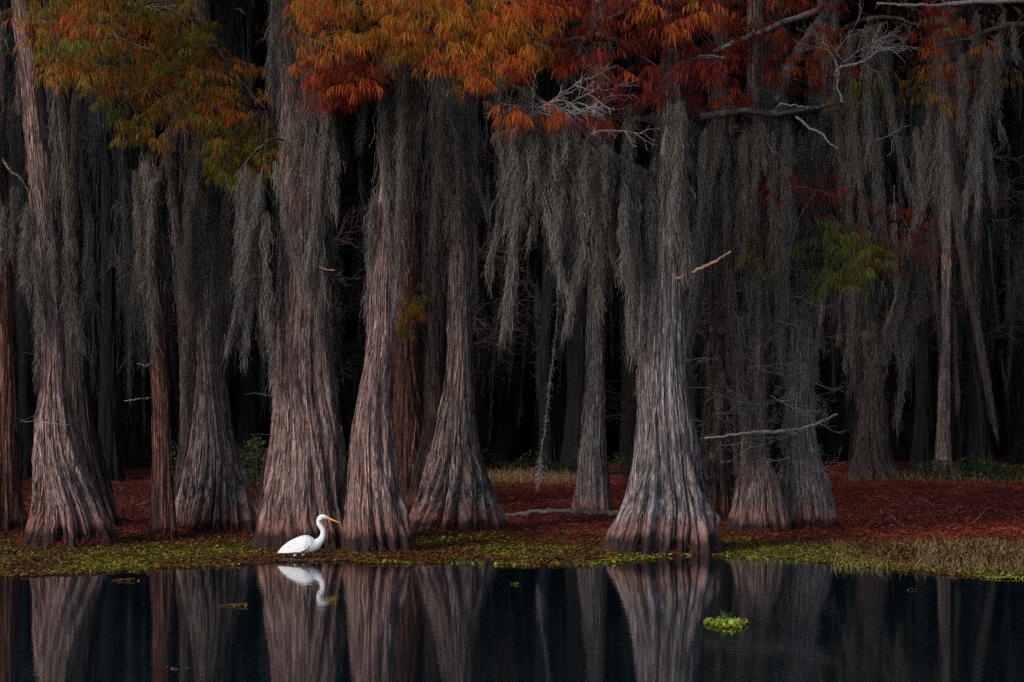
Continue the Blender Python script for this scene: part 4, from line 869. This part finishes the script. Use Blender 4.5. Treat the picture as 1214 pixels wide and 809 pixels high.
def floating(name, lab, cat, px, py, n, sx, sy, hue, stem=0):
    c = W(px, py, CAMH * FPX / (py - HY)); c[2] = 0; g = Geo()
    discs(g, c[0] + rng.normal(0, sx, n), c[1] + rng.normal(0, sy, n), rng.uniform(.004, .02, n), rng.uniform(.010, .02, n), np.clip(hue + rng.normal(0, .12, n), 0, 1), .5)
    if n > 100: discs(g, c[:1], c[1:2], np.array([.006]), np.array([.17]), np.array([.45]), .0)
    if stem: tube(g, smooth_path([c + (-stem, 0, .006), c + (-.1, .02, .012), c + (.08, 0, .03)], 10), .005, 5, .1)
    tag(g.build(name, MAT_PL, None, tuple(c), False), lab, cat, 'bits floating on the open water')
floating('floating_sprig', 'rusty green sprig with a stem floating left of the egret reflection', 'sprig', 284, 719, 26, .05, .04, .55, .2)
floating('floating_sprig', 'flat brown sprig floating close to the mat below the thin snag', 'sprig', 152, 689, 12, .07, .03, .4, .2)
floating('floating_leaf', 'single green leaf floating in front of the red bank gap', 'leaf', 610, 693, 6, .03, .03, .8)
floating('floating_leaf', 'small brown leaf floating below the leaning trunk', 'leaf', 487, 706, 4, .05, .02, .3)
floating('floating_leaf', 'tiny green leaf floating at right below the shore grass', 'leaf', 1080, 700, 5, .025, .03, .85)
floating('floating_pad', 'green leaf pad at the water edge by the right border', 'leaf pad', 1192, 686, 240, .10, .045, .85)
floating('floating_leaf', 'lone green leaf under the right shore grass near the forked cypress', 'leaf', 1131, 679, 5, .04, .04, .8)
floating('floating_leaf', 'brown leaf floating at the bottom left of the water', 'leaf', 192, 794, 4, .03, .02, .25)
floating('floating_leaf', 'pale leaf floating beside the brown one at the bottom left', 'leaf', 213, 794, 4, .03, .02, .15)

# ================================================================== egret
WH, ntw, bw = newmat('white_feathers'); bw.inputs['Base Color'].default_value = (.70, .71, .73, 1); bw.inputs['Roughness'].default_value = .8
ge = N(ntw, 'ShaderNodeTexCoord'); mp = N(ntw, 'ShaderNodeMapping'); mp.inputs['Scale'].default_value = (9, 20, 34); mp.inputs['Rotation'].default_value = (0, .55, 0); ntw.links.new(ge.outputs['Object'], mp.inputs[0])
nz = N(ntw, 'ShaderNodeTexNoise', Scale=1.6, Detail=3.); ntw.links.new(mp.outputs[0], nz.inputs['Vector']); bp = N(ntw, 'ShaderNodeBump', Strength=.7, Distance=.03); ntw.links.new(nz.outputs['Fac'], bp.inputs['Height']); ntw.links.new(bp.outputs[0], bw.inputs['Normal'])
def plain(name, c, r=.5):
    m, nt, b = newmat(name); b.inputs['Base Color'].default_value = (*c, 1); b.inputs['Roughness'].default_value = r; return m
BILL, EYE, LEG = plain('yellow_bill', (.75, .36, .02), .4), plain('dark_eye', (.02, .015, .01), .2), plain('black_legs', (.02, .018, .016), .6)
Ye = CAMH * FPX / (663.5 - HY); U = Ye / FPX * 140 / 809      # metres per zoomed pixel
ox = (300 + 380 * 140 / 809 - CX) / FPX * Ye
eg = empty('great_egret', (ox, Ye, 0), 'white egret with yellow bill wading at the foot of the broad trunk', 'bird')
def E(zx, zy, y=0.): return np.array([(zx - 380) * U, y, (428 - zy) * U])
def loft(name, rows, mat, seg=22, n=110):
    rows = np.array(rows, float); q = smooth_path(rows, n)
    P = np.stack([(q[:, 0] - 380) * U, np.zeros(n), (428 - q[:, 1]) * U], 1); T = np.gradient(P, axis=0); T /= np.linalg.norm(T, axis=1)[:, None]
    Nn = np.stack([-T[:, 2], T[:, 0] * 0, T[:, 0]], 1); a = np.linspace(0, 2 * pi, seg, endpoint=False)
    hh, hw = np.maximum(q[:, 2], .6) * U, np.maximum(q[:, 3], .6) * U
    V = P[:, None] + hh[:, None, None] * np.sin(a)[None, :, None] * Nn[:, None] + hw[:, None, None] * np.cos(a)[None, :, None] * np.array([0, 1., 0])
    i, j = np.meshgrid(np.arange(n - 1), np.arange(seg), indexing='ij'); j2 = (j + 1) % seg
    F = np.stack([i * seg + j, i * seg + j2, (i + 1) * seg + j2, (i + 1) * seg + j], -1).reshape(-1, 4)
    g = Geo(); g.add(V.reshape(-1, 3), F); return g.build(name, mat, eg)
loft('body', [(178, 374, 5, 10), (215, 352, 20, 22), (262, 336, 38, 40), (318, 327, 56, 52), (362, 323, 62, 55), (400, 326, 54, 46), (432, 322, 40, 32), (455, 304, 28, 23), (472, 280, 21.5, 18), (480, 252, 18.5, 16), (478, 226, 17.5, 15), (465, 204, 17, 15), (452, 184, 16, 14.5), (450, 164, 16, 15), (459, 146, 18.5, 17), (477, 137, 19, 18), (496, 139, 14.5, 14), (512, 145, 9, 9), (520, 148, 5, 6)], WH)
def wing(s):
    nu, nv = 40, 14; u = np.linspace(0, 1, nu)[:, None]; v = np.linspace(0, 1, nv)[None]
    zx = 408 - 238 * u + 0 * v; top = np.interp(u, [0, .12, .3, .6, 1], [284, 264, 268, 312, 374]); bot = np.interp(u, [0, .12, .35, .6, .85, 1], [322, 352, 378, 380, 384, 384])
    zy = top + (bot - top) * v; yy = np.interp(u, [0, .2, .5, 1], [40, 57, 48, 8]) * np.sin((.12 + .82 * v) * pi * .62) ** .6
    rid = 3.2 * np.abs(np.sin((v * 6 + u * 2.2) * pi)) * np.clip(u * 3, 0, 1)
    V = np.stack([(zx - 380) * U, s * (yy + rid + 2) * U, (428 - zy) * U], -1).reshape(-1, 3)
    i, j = np.meshgrid(np.arange(nu - 1), np.arange(nv - 1), indexing='ij'); F = np.stack([i * nv + j, i * nv + j + 1, (i + 1) * nv + j + 1, (i + 1) * nv + j], -1).reshape(-1, 4)
    g = Geo(); g.add(V, F); o = g.build('wing', WH, eg); sd = o.modifiers.new('thickness', 'SOLIDIFY'); sd.thickness = .006; sd.offset = 0
wing(-1); wing(1)
loft('bill', [(508, 145, 8, 6), (520, 148, 7.5, 5.5), (545, 157, 6, 4.5), (570, 168, 4, 3), (590, 176.5, 1.2, 1.2)], BILL, 12, 30)
for s in (-1, 1):
    g = Geo(); c = E(500, 141, s * 12 * U); a = np.linspace(0, pi, 7); ring = np.linspace(0, 2 * pi, 10, endpoint=False); r = 3.2 * U
    tube(g, [c + (0, s * -r, 0), c + (0, s * -r * .3, 0), c + (0, s * r * .3, 0), c + (0, s * r * .8, 0)], [r * .6, r, r * .95, r * .4], 10); g.build('eye', EYE, eg)
for zx, zb, lean, yy in ((290, 385, -24, -18), (340, 385, -4, 16)):
    g = Geo(); tube(g, smooth_path([E(zx + 12, 352, yy * U), E(zx + 4, 385, yy * U), E(zx - 6, 404, yy * U)], 10), np.linspace(20, 6, 10) * U, 12); g.build('thigh', WH, eg)
    g = Geo(); tube(g, smooth_path([E(zx, 395, yy * U), E(zx + lean * .6, 420, yy * U), E(zx + lean, 470, yy * U), E(zx + lean + 6, 520, yy * U)], 12), 3.4 * U, 8); g.build('leg', LEG, eg)

# ================================================================== light
EL, ROT = radians(29), radians(222)
w = bpy.data.worlds.new('World'); SC.world = w; w.use_nodes = True; nt = w.node_tree
sk = nt.nodes.new('ShaderNodeTexSky'); sk.sky_type = 'NISHITA'; sk.sun_disc = False; sk.sun_elevation = EL; sk.sun_rotation = ROT
nt.links.new(sk.outputs[0], nt.nodes['Background'].inputs[0]); nt.nodes['Background'].inputs[1].default_value = .085
sd = bpy.data.lights.new('sun', 'SUN'); sd.energy = 1.2; sd.angle = radians(16); sd.color = (1, .88, .80)
so = bpy.data.objects.new('sun', sd); COL.objects.link(so)
from mathutils import Vector
dv = Vector((math.sin(ROT) * math.cos(EL), math.cos(ROT) * math.cos(EL), math.sin(EL)))
so.rotation_euler = dv.to_track_quat('Z', 'Y').to_euler()
SC.view_settings.view_transform = 'Standard'; SC.view_settings.look = 'None'; SC.view_settings.exposure = 1.2; SC.view_settings.gamma = 1
SC.cycles.max_bounces = 6; SC.cycles.diffuse_bounces = 2; SC.cycles.glossy_bounces = 3; SC.cycles.transmission_bounces = 2
SC.cycles.use_denoising = False
